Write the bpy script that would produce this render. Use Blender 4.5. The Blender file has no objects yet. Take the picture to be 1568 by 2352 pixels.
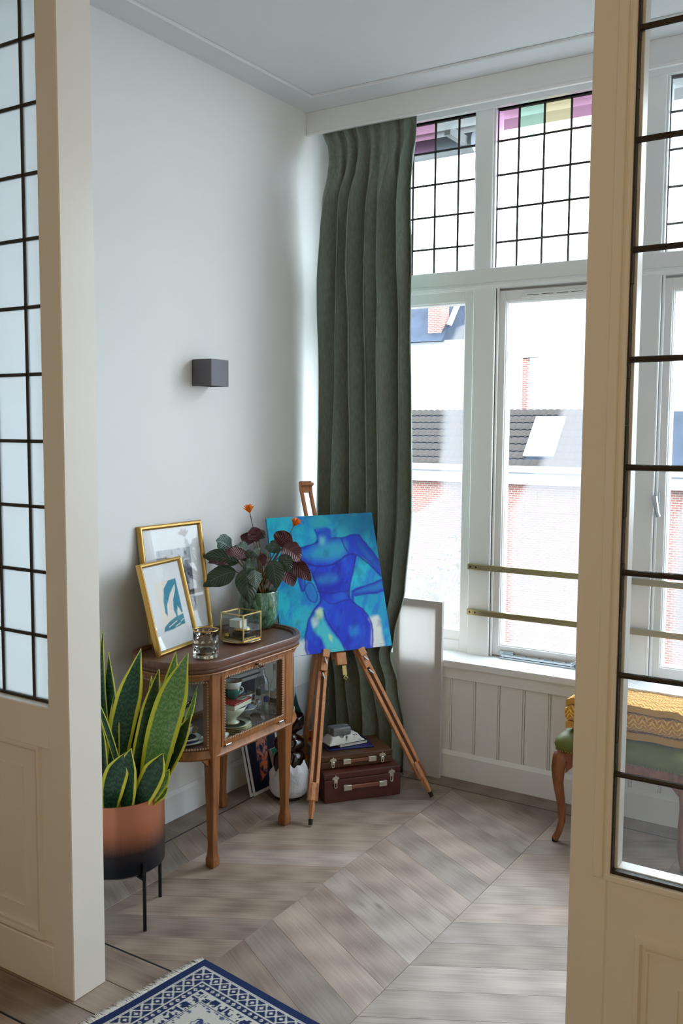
import bpy, bmesh, math, random
import numpy as np
from mathutils import Vector, Matrix, noise as mnoise

# ---------------------------------------------------------------- camera, sky, light, exposure
scene = bpy.context.scene
COL = scene.collection
PI = math.pi
random.seed(7)

CAM_YAW, CAM_PITCH, CAM_ROLL, CAM_F, CAM_H = math.radians(32.5172), math.radians(5.0252), math.radians(0.3849), 2164.95, 1.55
_f = Vector((-math.sin(CAM_YAW)*math.cos(CAM_PITCH), math.cos(CAM_YAW)*math.cos(CAM_PITCH), -math.sin(CAM_PITCH)))
_r0 = Vector((math.cos(CAM_YAW), math.sin(CAM_YAW), 0)); _u0 = _r0.cross(_f)
_r = _r0*math.cos(CAM_ROLL) + _u0*math.sin(CAM_ROLL); _u = _u0*math.cos(CAM_ROLL) - _r0*math.sin(CAM_ROLL)
cd = bpy.data.cameras.new('camera'); cam = bpy.data.objects.new('camera', cd); COL.objects.link(cam)
cam.matrix_world = Matrix(((_r.x, _u.x, -_f.x, 0), (_r.y, _u.y, -_f.y, 0), (_r.z, _u.z, -_f.z, CAM_H), (0, 0, 0, 1)))
cd.sensor_fit = 'VERTICAL'; cd.sensor_height = 36.0; cd.lens = 36.0*CAM_F/2352.0
cd.clip_start = 0.02; cd.clip_end = 200
scene.camera = cam

world = bpy.data.worlds.new('overcast_sky'); scene.world = world; world.use_nodes = True
bg = world.node_tree.nodes['Background']
bg.inputs[0].default_value = (0.79, 0.895, 1.0, 1)
# overcast sky: luminance grows evenly from the horizon to the zenith
_wt = world.node_tree; _tc = _wt.nodes.new('ShaderNodeTexCoord'); _sx = _wt.nodes.new('ShaderNodeSeparateXYZ'); _wt.links.new(_tc.outputs['Generated'], _sx.inputs[0])
_mr = _wt.nodes.new('ShaderNodeMapRange'); _wt.links.new(_sx.outputs[2], _mr.inputs[0]); _mr.inputs[3].default_value = 10.0; _mr.inputs[4].default_value = 30.0; _wt.links.new(_mr.outputs[0], bg.inputs[1])

def portal(x0, x1, z0, z1, y):
    ld = bpy.data.lights.new('window_daylight', 'AREA'); ld.shape = 'RECTANGLE'; ld.size = x1-x0; ld.size_y = z1-z0
    ld.cycles.is_portal = True
    o = bpy.data.objects.new('window_daylight', ld); COL.objects.link(o)
    o.location = ((x0+x1)/2, y, (z0+z1)/2); o.rotation_euler = (-PI/2, 0, 0)
portal(-2.42, 0.38, 0.53, 2.95, 4.06)

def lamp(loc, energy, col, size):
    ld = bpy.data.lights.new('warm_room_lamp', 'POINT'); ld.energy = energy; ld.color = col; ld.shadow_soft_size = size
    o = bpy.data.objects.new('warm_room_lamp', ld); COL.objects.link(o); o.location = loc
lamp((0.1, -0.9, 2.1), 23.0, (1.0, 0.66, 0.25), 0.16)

scene.view_settings.view_transform = 'Standard'; scene.view_settings.look = 'None'
scene.view_settings.gamma = 1.0; scene.view_settings.use_curve_mapping = False
scene.view_settings.exposure = 0.24
cy = scene.cycles
cy.max_bounces = 10; cy.diffuse_bounces = 5; cy.glossy_bounces = 4; cy.transmission_bounces = 8; cy.transparent_max_bounces = 24
cy.caustics_reflective = False; cy.caustics_refractive = False; cy.sample_clamp_indirect = 6.0
cy.use_denoising = True

# ---------------------------------------------------------------- helpers: materials
def lin(r, g, b):
    f = lambda c: (c/255/12.92) if c/255 <= 0.04045 else ((c/255+0.055)/1.055)**2.4
    return (f(r), f(g), f(b), 1.0)
class NT:
    def __init__(s, name):
        s.m = bpy.data.materials.new(name); s.m.use_nodes = True; s.t = s.m.node_tree; s.t.nodes.clear()
        s.out = s.n('ShaderNodeOutputMaterial')
    def n(s, typ, **kw):
        nd = s.t.nodes.new(typ)
        for k, v in kw.items(): setattr(nd, k, v)
        return nd
    def link(s, a, b): s.t.links.new(a, b)
    def put(s, inp, v):
        if hasattr(v, 'is_output') or isinstance(v, bpy.types.NodeSocket): s.link(v, inp)
        else: inp.default_value = v
    def bsdf(s, col, rough=.5, metal=0., spec=.5, **kw):
        b = s.n('ShaderNodeBsdfPrincipled'); s.put(b.inputs['Base Color'], col); s.put(b.inputs['Roughness'], rough)
        s.put(b.inputs['Metallic'], metal); s.put(b.inputs['Specular IOR Level'], spec)
        for k, v in kw.items(): s.put(b.inputs[k.replace('_', ' ')], v)
        return b
    def fin(s, sh): s.link(sh, s.out.inputs[0]); return s.m
    def coord(s, kind='Object', scale=(1, 1, 1), rot=(0, 0, 0), loc=None):
        c = s.n('ShaderNodeTexCoord'); m = s.n('ShaderNodeMapping'); s.link(c.outputs[kind], m.inputs[0])
        m.inputs['Scale'].default_value = scale; m.inputs['Rotation'].default_value = rot
        if loc is not None: s.put(m.inputs['Location'], loc)
        return m.outputs[0]
    def noise(s, vec, scale=5, detail=3, rough=.5, dist=0):
        t = s.n('ShaderNodeTexNoise'); s.link(vec, t.inputs['Vector']); t.inputs['Scale'].default_value = scale
        t.inputs['Detail'].default_value = detail; t.inputs['Roughness'].default_value = rough; t.inputs['Distortion'].default_value = dist
        return t.outputs['Fac']
    def ramp(s, fac, *stops):
        r = s.n('ShaderNodeValToRGB'); s.put(r.inputs[0], fac); e = r.color_ramp.elements
        while len(e) < len(stops): e.new(.5)
        for el, (p, c) in zip(e, stops): el.position = p; el.color = c if len(c) == 4 else (*c, 1)
        return r.outputs[0]
    def math(s, op, a, b=0., c=0., clamp=False):
        m = s.n('ShaderNodeMath', operation=op, use_clamp=clamp); s.put(m.inputs[0], a); s.put(m.inputs[1], b); s.put(m.inputs[2], c)
        return m.outputs[0]
    def mix(s, fac, a, b):
        m = s.n('ShaderNodeMix', data_type='RGBA'); s.put(m.inputs[0], fac); s.put(m.inputs[6], a); s.put(m.inputs[7], b); return m.outputs[2]
    def mixs(s, fac, a, b):
        m = s.n('ShaderNodeMixShader'); s.put(m.inputs[0], fac); s.link(a, m.inputs[1]); s.link(b, m.inputs[2]); return m.outputs[0]
    def bump(s, hgt, strength=.2, dist=.01):
        b = s.n('ShaderNodeBump'); b.inputs['Strength'].default_value = strength; b.inputs['Distance'].default_value = dist
        s.link(hgt, b.inputs['Height']); return b.outputs[0]
    def sep(s, vec):
        x = s.n('ShaderNodeSeparateXYZ'); s.link(vec, x.inputs[0]); return x.outputs
MATS = {}
def plain(name, col, rough=.5, metal=0., spec=.5, var=0., vscale=8, bump=0., bscale=60, **kw):
    t = NT(name); c = col
    if var or bump: v = t.coord('Object')
    if var:
        f = t.noise(v, vscale, 4, .6); d = tuple(x*(1-var) for x in col[:3])+(1,); l = tuple(min(1, x*(1+var*.6)) for x in col[:3])+(1,)
        c = t.ramp(f, (.3, d), (.7, l))
    b = t.bsdf(c, rough, metal, spec, **kw)
    if bump: t.link(t.bump(t.noise(v, bscale, 3), bump, .004), b.inputs['Normal'])
    MATS[name] = t.fin(b.outputs[0]); return MATS[name]
def woodmat(name, c1, c2, scale=(30, 30, 3), rough=.45, big=2.0, spec=.45):
    t = NT(name); v = t.coord('Object', scale)
    f = t.noise(v, 1.6, 6, .62, .6); g = t.noise(t.coord('Object', tuple(s*.12 for s in scale)), big, 3)
    c = t.ramp(t.math('ADD', t.math('MULTIPLY', f, .7), t.math('MULTIPLY', g, .3)), (.36, c1), (.62, c2))
    b = t.bsdf(c, rough, 0, spec); t.link(t.bump(f, .12, .002), b.inputs['Normal'])
    MATS[name] = t.fin(b.outputs[0]); return MATS[name]
def schlick(t):
    lw = t.n('ShaderNodeLayerWeight'); lw.inputs[0].default_value = .5
    return t.math('ADD', .04, t.math('MULTIPLY', t.math('POWER', lw.outputs['Facing'], 5.), .96))
def glassmat(name, tint=(1, 1, 1, 1), refl=.5, rough=.0, haze=0., hazecol=(.9, .9, .9, 1), edge=None):
    t = NT(name); tr = t.n('ShaderNodeBsdfTransparent'); tr.inputs[0].default_value = tint
    gl = t.n('ShaderNodeBsdfGlossy'); gl.inputs['Roughness'].default_value = rough
    fr = schlick(t)
    sh = tr.outputs[0]
    if edge:      # thick walls seen edge-on absorb more
        lw = t.n('ShaderNodeLayerWeight'); lw.inputs[0].default_value = .5; t.link(t.ramp(lw.outputs['Facing'], (.45, tint), (.95, edge)), tr.inputs[0])
    if haze:
        tl = t.n('ShaderNodeBsdfTranslucent'); tl.inputs[0].default_value = hazecol
        sh = t.mixs(haze, sh, tl.outputs[0])
    MATS[name] = t.fin(t.mixs(t.math('MULTIPLY', fr, refl, clamp=True), sh, gl.outputs[0])); return MATS[name]
def vcolmat(name, rough=.5, spec=.4, bump=0., bscale=200):
    t = NT(name); a = t.n('ShaderNodeAttribute', attribute_name='paint'); b = t.bsdf(a.outputs['Color'], rough, 0, spec)
    if bump: t.link(t.bump(t.noise(t.coord('Object'), bscale, 3), bump, .003), b.inputs['Normal'])
    MATS[name] = t.fin(b.outputs[0]); return MATS[name]

# ---------------------------------------------------------------- helpers: geometry
class MB:
    def __init__(s): s.v = []; s.f = []; s.uv = []; s.c = None
    def add(s, vs, fs, uv=None):
        o = len(s.v); s.v += [tuple(p) for p in vs]; s.f += [tuple(i+o for i in f) for f in fs]
        s.uv += (uv if uv else [(0, 0)]*len(vs)); return s
    def box(s, x0, x1, y0, y1, z0, z1, M=None):
        P = [Vector((x, y, z)) for z in (z0, z1) for y in (y0, y1) for x in (x0, x1)]
        if M is not None: P = [M @ p for p in P]
        return s.add(P, [(0, 2, 3, 1), (4, 5, 7, 6), (0, 1, 5, 4), (2, 6, 7, 3), (0, 4, 6, 2), (1, 3, 7, 5)])
    def bar(s, p, q, w, h, up=(0, 0, 1)):
        p, q = Vector(p), Vector(q); d = (q-p).normalized(); a = d.cross(Vector(up)).normalized(); b = a.cross(d)
        P = [e + a*(w/2*i) + b*(h/2*j) for e in (p, q) for j in (-1, 1) for i in (-1, 1)]
        return s.add(P, [(0, 1, 3, 2), (4, 6, 7, 5), (0, 4, 5, 1), (2, 3, 7, 6), (0, 2, 6, 4), (1, 5, 7, 3)])
    def loft(s, loops, caps=True, closed=True):
        n = len(loops[0]); vs = [p for l in loops for p in l]; fs = []
        for i in range(len(loops)-1):
            for j in range(n if closed else n-1):
                k = (j+1) % n; fs.append((i*n+j, i*n+k, (i+1)*n+k, (i+1)*n+j))
        if caps: fs.append(tuple(range(n))[::-1]); fs.append(tuple((len(loops)-1)*n+j for j in range(n)))
        return s.add(vs, fs)
    def lathe(s, prof, n=24, c=(0, 0, 0), M=None, caps=False, a0=0.):
        loops = [[Vector((r*math.cos(a0+2*PI*j/n), r*math.sin(a0+2*PI*j/n), z)) for j in range(n)] for r, z in prof]
        loops = [[(M @ p if M is not None else p)+Vector(c) for p in l] for l in loops]
        return s.loft(loops, caps)
    def cyl(s, p, q, r0, r1=None, n=12, caps=True):
        r1 = r0 if r1 is None else r1; p, q = Vector(p), Vector(q); d = (q-p).normalized()
        a = d.orthogonal().normalized(); b = d.cross(a)
        return s.loft([[e + (a*math.cos(2*PI*j/n)+b*math.sin(2*PI*j/n))*r for j in range(n)] for e, r in ((p, r0), (q, r1))], caps)
    def tube(s, pts, rad, n=8, caps=True, ref=None):
        pts = [Vector(p) for p in pts]; L = len(pts); rad = rad if hasattr(rad, '__len__') else [rad]*L
        a = None; loops = []
        for i, p in enumerate(pts):
            d = (pts[min(i+1, L-1)]-pts[max(i-1, 0)]).normalized()
            if a is None: a = (Vector(ref) if ref else d.orthogonal())
            a = (a - d*a.dot(d)).normalized(); b = d.cross(a)
            loops.append([p + (a*math.cos(2*PI*j/n)+b*math.sin(2*PI*j/n))*rad[i] for j in range(n)])
        return s.loft(loops, caps)
    def prism(s, poly, z0, z1, M=None):
        l = [[Vector((x, y, z)) for x, y in poly] for z in (z0, z1)]
        if M is not None: l = [[M @ p for p in q] for q in l]
        return s.loft(l)
    def ball(s, c, r, nu=10, nv=6):
        r = r if hasattr(r, '__len__') else (r, r, r)
        vs = [Vector((c[0], c[1], c[2]-r[2]))]; fs = []
        for i in range(1, nv):
            t = PI*i/nv
            for j in range(nu):
                vs.append(Vector((c[0]+r[0]*math.sin(t)*math.cos(2*PI*j/nu), c[1]+r[1]*math.sin(t)*math.sin(2*PI*j/nu), c[2]-r[2]*math.cos(t))))
        vs.append(Vector((c[0], c[1], c[2]+r[2]))); e = len(vs)-1
        for j in range(nu):
            k = (j+1) % nu; fs.append((0, 1+k, 1+j)); fs.append((e, e-nu+j, e-nu+k))
            for i in range(nv-2): fs.append((1+i*nu+j, 1+i*nu+k, 1+(i+1)*nu+k, 1+(i+1)*nu+j))
        return s.add(vs, fs)
    def grid(s, fn, nu, nv):
        vs = []; uv = []
        for j in range(nv+1):
            for i in range(nu+1): vs.append(fn(i/nu, j/nv)); uv.append((i/nu, j/nv))
        return s.add(vs, [(j*(nu+1)+i, j*(nu+1)+i+1, (j+1)*(nu+1)+i+1, (j+1)*(nu+1)+i) for j in range(nv) for i in range(nu)], uv)
    def mesh(s, name, smooth=False, bevel=0., fix=True, seg=1):
        ang = smooth if isinstance(smooth, float) else 42.
        me = bpy.data.meshes.new(name); me.from_pydata([tuple(p) for p in s.v], [], s.f)
        l = me.uv_layers.new(name='UVMap'); idx = np.zeros(len(me.loops), 'i'); me.loops.foreach_get('vertex_index', idx)
        l.data.foreach_set('uv', np.array(s.uv, 'f')[idx].ravel())
        if s.c is not None:
            a = me.attributes.new('paint', 'FLOAT_COLOR', 'POINT'); a.data.foreach_set('color', np.asarray(s.c, 'f').ravel())
        if bevel or fix:
            bm = bmesh.new(); bm.from_mesh(me)
            if fix: bmesh.ops.recalc_face_normals(bm, faces=bm.faces)
            if bevel:
                ed = [e for e in bm.edges if len(e.link_faces) == 2 and e.calc_face_angle(0) > .6]
                bmesh.ops.bevel(bm, geom=ed, offset=bevel, segments=seg, affect='EDGES', profile=.6, clamp_overlap=True)
            bm.to_mesh(me); bm.free()
        if smooth:
            me.polygons.foreach_set('use_smooth', [True]*len(me.polygons))
            if smooth != 'all':
                me.set_sharp_from_angle(angle=math.radians(ang))
        return me
    def build(s, name, mat=None, parent=None, smooth=False, bevel=0., fix=True, seg=1):
        return link(name, s.mesh(name, smooth, bevel, fix, seg), mat, parent)
def link(name, me, mat=None, parent=None, loc=None, rot=None):
    o = bpy.data.objects.new(name, me); COL.objects.link(o)
    if mat and me is not None and not me.materials: me.materials.append(MATS[mat])
    if parent is not None: o.parent = parent
    if loc is not None: o.location = loc
    if rot is not None: o.rotation_euler = rot
    return o
def tag(o, label, cat=None, group=None, kind=None):
    o['label'] = label
    if cat: o['category'] = cat
    if group: o['group'] = group
    if kind: o['kind'] = kind
    return o
def thing(name, label, cat, loc=(0, 0, 0), rz=0., group=None):
    o = bpy.data.objects.new(name, None); COL.objects.link(o); o.location = loc; o.rotation_euler = (0, 0, rz)
    o.empty_display_size = .05
    return tag(o, label, cat, group)
def struct(o, label): return tag(o, label, kind='structure')
def frame3(o, u, v, w): # matrix from origin and axes
    return Matrix(((u[0], v[0], w[0], o[0]), (u[1], v[1], w[1], o[1]), (u[2], v[2], w[2], o[2]), (0, 0, 0, 1)))
def poly_sd(X, Y, poly):   # signed distance to a polygon, negative inside (numpy arrays)
    P = np.array(poly, float); d = np.full(X.shape, 1e9); ins = np.zeros(X.shape, bool)
    for i in range(len(P)):
        a, b = P[i-1], P[i]; e = b-a; w0 = X-a[0]; w1 = Y-a[1]
        t = np.clip((w0*e[0]+w1*e[1])/max(1e-12, e@e), 0, 1); d = np.minimum(d, (w0-t*e[0])**2+(w1-t*e[1])**2)
        c = (a[1] > Y) != (b[1] > Y)
        with np.errstate(divide='ignore', invalid='ignore'): ins ^= c & (X < (b[0]-a[0])*(Y-a[1])/(b[1]-a[1]+1e-15)+a[0])
    d = np.sqrt(d); return np.where(ins, -d, d)
def line_d(X, Y, pts):
    d = np.full(X.shape, 1e9)
    for a, b in zip(pts[:-1], pts[1:]):
        a, b = np.array(a, float), np.array(b, float); e = b-a
        t = np.clip(((X-a[0])*e[0]+(Y-a[1])*e[1])/max(1e-12, e@e), 0, 1); d = np.minimum(d, np.hypot(X-a[0]-t*e[0], Y-a[1]-t*e[1]))
    return d
def vnoise(X, Y, seed=0, octv=4):   # cheap value noise on arrays
    rng = np.random.RandomState(seed); out = np.zeros(X.shape); amp = 1.; tot = 0.
    for o in range(octv):
        T = rng.rand(64, 64); x = X*2**o; y = Y*2**o; xi = np.floor(x).astype(int); yi = np.floor(y).astype(int); fx = x-xi; fy = y-yi
        fx = fx*fx*(3-2*fx); fy = fy*fy*(3-2*fy); g = lambda i, j: T[(xi+i) % 64, (yi+j) % 64]
        out += amp*((g(0, 0)*(1-fx)+g(1, 0)*fx)*(1-fy)+(g(0, 1)*(1-fx)+g(1, 1)*fx)*fy); tot += amp; amp *= .55
    return out/tot
def sst(a, b, x): t = np.clip((x-a)/(b-a), 0, 1); return t*t*(3-2*t)
class Paint:   # a flat picture as colours on a fine grid
    def __init__(s, nx, ny, w, h):
        s.nx, s.ny, s.w, s.h = nx, ny, w, h
        s.X, s.Y = np.meshgrid(np.linspace(0, 1, nx+1), np.linspace(0, 1, ny+1)); s.C = np.ones(s.X.shape+(4,))
    def fill(s, col, a=1.):
        a = np.asarray(a); a = a[..., None] if a.ndim else a
        c = np.array(lin(*col)) if not (hasattr(col, 'shape')) else col
        s.C = s.C*(1-a)+c*a; s.C[..., 3] = 1; return s
    def poly(s, col, pts, soft=.004, a=1.): return s.fill(col, a*(1-sst(-soft, soft, poly_sd(s.X, s.Y*s.h/s.w, [(p[0], p[1]*s.h/s.w) for p in pts]))))
    def line(s, col, pts, wd=.005, soft=.004, a=1.): return s.fill(col, a*(1-sst(wd-soft, wd+soft, line_d(s.X, s.Y*s.h/s.w, [(p[0], p[1]*s.h/s.w) for p in pts]))))
    def sheet(s, M, w=None, h=None):    # grid in the local xy plane through matrix M
        w = w or s.w; h = h or s.h; mb = MB(); mb.grid(lambda u, v: M @ Vector((u*w, v*h, 0)), s.nx, s.ny); mb.c = s.C.reshape(-1, 4); return mb

def solidglass(name, col, rough=0., ior=1.45):
    t = NT(name); b = t.bsdf(col, rough, 0, .5); b.inputs['Transmission Weight'].default_value = 1.; b.inputs['IOR'].default_value = ior; MATS[name] = t.fin(b.outputs[0])
# ---------------------------------------------------------------- materials of the room
plain('wall_paint', lin(236, 236, 234), .85, spec=.25, bump=.05, bscale=220)
plain('ceiling_paint', lin(228, 231, 234), .9, spec=.2)
plain('gloss_white', lin(238, 239, 239), .28, spec=.5, bump=.02, bscale=30)
plain('door_paint', lin(232, 228, 220), .3, spec=.5, bump=.03, bscale=40)
plain('lead', lin(52, 46, 40), .55, .3, bump=.4, bscale=300)
plain('inlay_black', lin(30, 30, 36), .5)
plain('subfloor', lin(60, 52, 46), .8)
glassmat('clear_glass', (.98, .99, .985, 1), .8)
glassmat('dusty_glass', (.955, .96, .955, 1), .6, .03, .025, (.8, .85, .9, 1))
glassmat('hazy_glass', (.88, .92, .93, 1), .35, .1, .35, (.92, .95, .97, 1))
glassmat('purple_glass', (.86, .64, .79, 1), .5, .03)
glassmat('green_glass', (.74, .92, .84, 1), .5, .03)
glassmat('yellow_glass', (.96, .92, .74, 1), .5, .03)
glassmat('grey_glass', (.80, .84, .86, 1), .5, .03)
def plank_material():
    t = NT('oak_plank'); oi = t.n('ShaderNodeObjectInfo'); rnd = oi.outputs['Random']
    c = t.n('ShaderNodeTexCoord'); off = t.n('ShaderNodeCombineXYZ')
    t.link(t.math('MULTIPLY', rnd, 37.), off.inputs[0]); t.link(t.math('MULTIPLY', rnd, 91.), off.inputs[1])
    ad = t.n('ShaderNodeVectorMath', operation='ADD'); t.link(c.outputs['Object'], ad.inputs[0]); t.link(off.outputs[0], ad.inputs[1])
    def mp(sc):
        m = t.n('ShaderNodeMapping'); t.link(ad.outputs[0], m.inputs[0]); m.inputs['Scale'].default_value = sc; return m.outputs[0]
    fine = t.noise(mp((5, 330, 60)), 1.5, 4, .6); mid = t.noise(mp((1.6, 90, 20)), 1.3, 5, .62, .6); wide = t.noise(mp((1.1, 6, 4)), 1.2, 2, .5, .6)
    wv = t.n('ShaderNodeTexWave', wave_type='RINGS', rings_direction='Y'); t.link(mp((.55, 7, 1)), wv.inputs[0])
    wv.inputs['Scale'].default_value = 3.2; wv.inputs['Distortion'].default_value = 4.; wv.inputs['Detail'].default_value = 3.; wv.inputs['Detail Scale'].default_value = .6
    f = t.math('ADD', t.math('MULTIPLY', fine, .26), t.math('ADD', t.math('MULTIPLY', mid, .30), t.math('ADD', t.math('MULTIPLY', wv.outputs['Fac'], .10), t.math('MULTIPLY', wide, .34))))
    col = t.ramp(f, (.32, lin(112, 96, 87)), (.44, lin(143, 126, 114)), (.55, lin(163, 146, 133)), (.68, lin(180, 163, 149)))
    kn = t.n('ShaderNodeTexVoronoi', feature='F1'); t.link(mp((1.6, 4.2, 1)), kn.inputs[0]); kn.inputs['Scale'].default_value = 1.35
    knot = t.math('SUBTRACT', 1., t.math('MULTIPLY', kn.outputs['Distance'], 13.), clamp=True)
    col = t.mix(t.math('MULTIPLY', knot, .7), col, lin(66, 52, 44))
    hs = t.n('ShaderNodeHueSaturation'); t.link(col, hs.inputs['Color']); r2 = t.math('FRACT', t.math('MULTIPLY', rnd, 17.31))
    t.link(t.math('ADD', .68, t.math('MULTIPLY', rnd, .34)), hs.inputs['Value']); t.link(t.math('ADD', .86, t.math('MULTIPLY', r2, .3)), hs.inputs['Saturation'])
    b = t.bsdf(hs.outputs[0], t.math('ADD', .36, t.math('MULTIPLY', fine, .22)), 0, .4)
    t.link(t.bump(fine, .12, .002), b.inputs['Normal'])
    MATS['oak_plank'] = t.fin(b.outputs[0])
plank_material()
def fogged(name, stops, base_fog, drops=.06, zmax=1.5):
    # condensation: local x in [0,.55], local z in [0,zmax]; stops give, by height, the x beyond which the pane is misted
    t = NT(name); x, y, z = t.sep(t.coord('Object')); v = t.coord('Object')
    zz = t.math('DIVIDE', z, zmax); xb = t.math('MULTIPLY', t.ramp(zz, *[(p, (c, c, c)) for p, c in stops]), .6)
    nz = t.noise(v, 9, 4); fog = t.math('SUBTRACT', t.math('ADD', x, t.math('MULTIPLY', t.math('SUBTRACT', nz, .5), .06)), xb)
    fog = t.math('MULTIPLY', fog, 16., clamp=True)
    mm = t.n('ShaderNodeMapRange'); mm.interpolation_type = 'SMOOTHSTEP'; t.link(fog, mm.inputs[0]); fog = mm.outputs[0]
    sp = t.noise(v, 260, 2, .7); drop = t.ramp(sp, (.44, (1, 1, 1)), (.58, (0, 0, 0)))       # little clear drops
    low = t.math('SUBTRACT', 1., t.math('DIVIDE', z, drops*2.2), clamp=True)
    hol = t.math('MULTIPLY', t.math('SUBTRACT', 1., drop), t.math('ADD', .22, t.math('MULTIPLY', low, .6)))
    big = t.noise(t.coord('Object', (3, 1, 1.5)), 3, 4)
    dens = t.math('MULTIPLY', fog, t.math('ADD', base_fog, t.math('MULTIPLY', t.math('SUBTRACT', big, .5), .22)), clamp=True)
    dens = t.math('MULTIPLY', dens, t.math('SUBTRACT', 1., hol), clamp=True)
    tr = t.n('ShaderNodeBsdfTransparent'); tr.inputs[0].default_value = (.97, .985, .98, 1)
    tl = t.n('ShaderNodeBsdfTranslucent'); tl.inputs[0].default_value = (.160, .153, .152, 1)
    gl = t.n('ShaderNodeBsdfGlossy'); gl.inputs['Roughness'].default_value = .02; fr = schlick(t)
    MATS[name] = t.fin(t.mixs(t.math('MULTIPLY', fr, .5), t.mixs(dens, tr.outputs[0], tl.outputs[0]), gl.outputs[0]))
fogged('misted_side_pane', [(0, 0), (.30, .0), (.37, .46), (.42, .60), (.86, .64), (.93, .74), (.96, 1.)], .54)
fogged('misted_casement_pane', [(0, 0), (.40, 0), (.44, .06), (.62, .33), (.72, .38), (1., .46)], .54)

# ---------------------------------------------------------------- the room shell
XL, XR, YP, ZC = -2.515, 0.47, 3.737, 2.974      # left wall, right wall, panelling plane, ceiling
def bx(name, lab, mat, *b, bevel=0., parent=None):
    m = MB()
    for q in b: m.box(*q)
    o = m.build(name, mat, parent, bevel=bevel)
    return struct(o, lab) if lab else o
floor = bx('floor', 'grey-brown oak floor laid in a chevron pattern with a dark inlay border', 'subfloor', (-2.95, 2.05, -2.55, 4.05, -.12, -.006))
ceil_ = bx('ceiling', 'white plaster ceiling with a thin moulded line around it', 'ceiling_paint', (-2.95, 2.05, -2.55, 4.05, ZC, ZC+.1))
bx('moulding', None, 'ceiling_paint', (-2.372, -2.360, 1.9, 3.456, ZC-.012, ZC+.002), parent=ceil_, bevel=.004)
bx('moulding', None, 'ceiling_paint', (-2.372, .33, 3.444, 3.456, ZC-.012, ZC+.002), parent=ceil_, bevel=.004)
wl = bx('wall_left', 'smooth white painted wall behind the display cabinet', 'wall_paint', (XL-.15, XL, 1.775, 4.05, -.1, ZC+.05))
bx('wall_right', 'white side wall of the sun room', 'wall_paint', (XR, XR+.15, 1.71, 4.05, -.1, ZC+.05))
wb = bx('wall_back', 'white panelled wall below and around the windows', 'gloss_white', (XL, XR, YP+.012, 4.05, -.1, .503),
        (XL, -2.40, YP+.06, 4.05, .503, ZC), (.36, XR, YP+.06, 4.05, .503, ZC), (-2.40, .36, 3.87, 4.05, 2.932, ZC))
# panelling boards below the sill, each with its bead
g = -1.793; xs = [g+.1145*k for k in range(-7, 21)]; xs = [x for x in xs if XL+.02 < x < XR-.02]; xs = [XL]+xs+[XR]
for a, b in zip(xs[:-1], xs[1:]):
    m = MB(); m.box(a+.0015, b-.011, YP, YP+.02, .09, .47); m.tube([(b-.006, YP+.005, .09), (b-.006, YP+.005, .47)], .0042, 8)
    m.build('panel_board', 'gloss_white', wb, bevel=.0012)
bx('apron', None, 'gloss_white', (XL, XR, YP-.014, YP+.02, .452, .506), parent=wb, bevel=.002)
s_ = MB(); s_.box(XL, XR, YP-.03, 3.93, .505, .535); s_.build('window_sill', 'gloss_white', wb, bevel=.004, seg=2)
bb = bx('baseboard_back', 'white baseboard under the window panelling', 'gloss_white', (XL+.015, XR, YP-.014, YP+.03, -.004, .104)); 
m = MB(); m.prism([(0, 0), (.012, 0), (.003, .016), (0, .016)], XL+.015, XR, Matrix(((0, 0, 1, 0), (-1, 0, 0, YP), (0, 1, 0, .104), (0, 0, 0, 1)))); m.build('baseboard_cap', 'gloss_white', bb)
bl = bx('baseboard_left', 'white baseboard along the left wall', 'gloss_white', (XL, XL+.015, 1.776, YP+.01, -.004, .10))
m = MB(); m.prism([(0, 0), (.015, 0), (.004, .014), (0, .014)], -(YP), -1.776, Matrix(((1, 0, 0, XL), (0, 0, -1, 0), (0, 1, 0, .10), (0, 0, 0, 1)))); m.build('baseboard_cap', 'gloss_white', bl)
pel = bx('trim_1', 'white curtain pelmet board under the ceiling', 'gloss_white', (XL, XR, 3.625, 3.648, 2.885, ZC), bevel=.002)
m = MB(); m.prism([(0, 0), (.023, 0), (.023, -.008), (.018, -.012), (.004, -.012), (0, -.006)], XL+.002, XR, Matrix(((0, 0, 1, 0), (1, 0, 0, 3.625), (0, 1, 0, 2.886), (0, 0, 0, 1)))); m.build('pelmet_edge', 'gloss_white', pel)
# room behind the camera
for nm, lb, q in (('wall_left_hall', 'plain wall of the front room', (-2.95, -2.85, -2.55, 1.66, -.1, ZC+.05)), ('wall_right_hall', 'plain right wall of the front room', (1.95, 2.05, -2.55, 1.66, -.1, ZC+.05)),
                  ('wall_front', 'plain end wall of the front room', (-2.95, 2.05, -2.65, -2.55, -.1, ZC+.05))): bx(nm, lb, 'wall_paint', q)
bx('trim_2', 'white beam above the glazed doors', 'door_paint', (-2.95, 2.05, 1.66, 1.775, 2.70, ZC))
bx('wall_partition', 'plain partition beside the glazed doors', 'door_paint', (-2.95, -2.515, 1.66, 1.775, -.1, 2.70), (.47, 2.05, 1.66, 1.775, -.1, 2.70))

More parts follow.
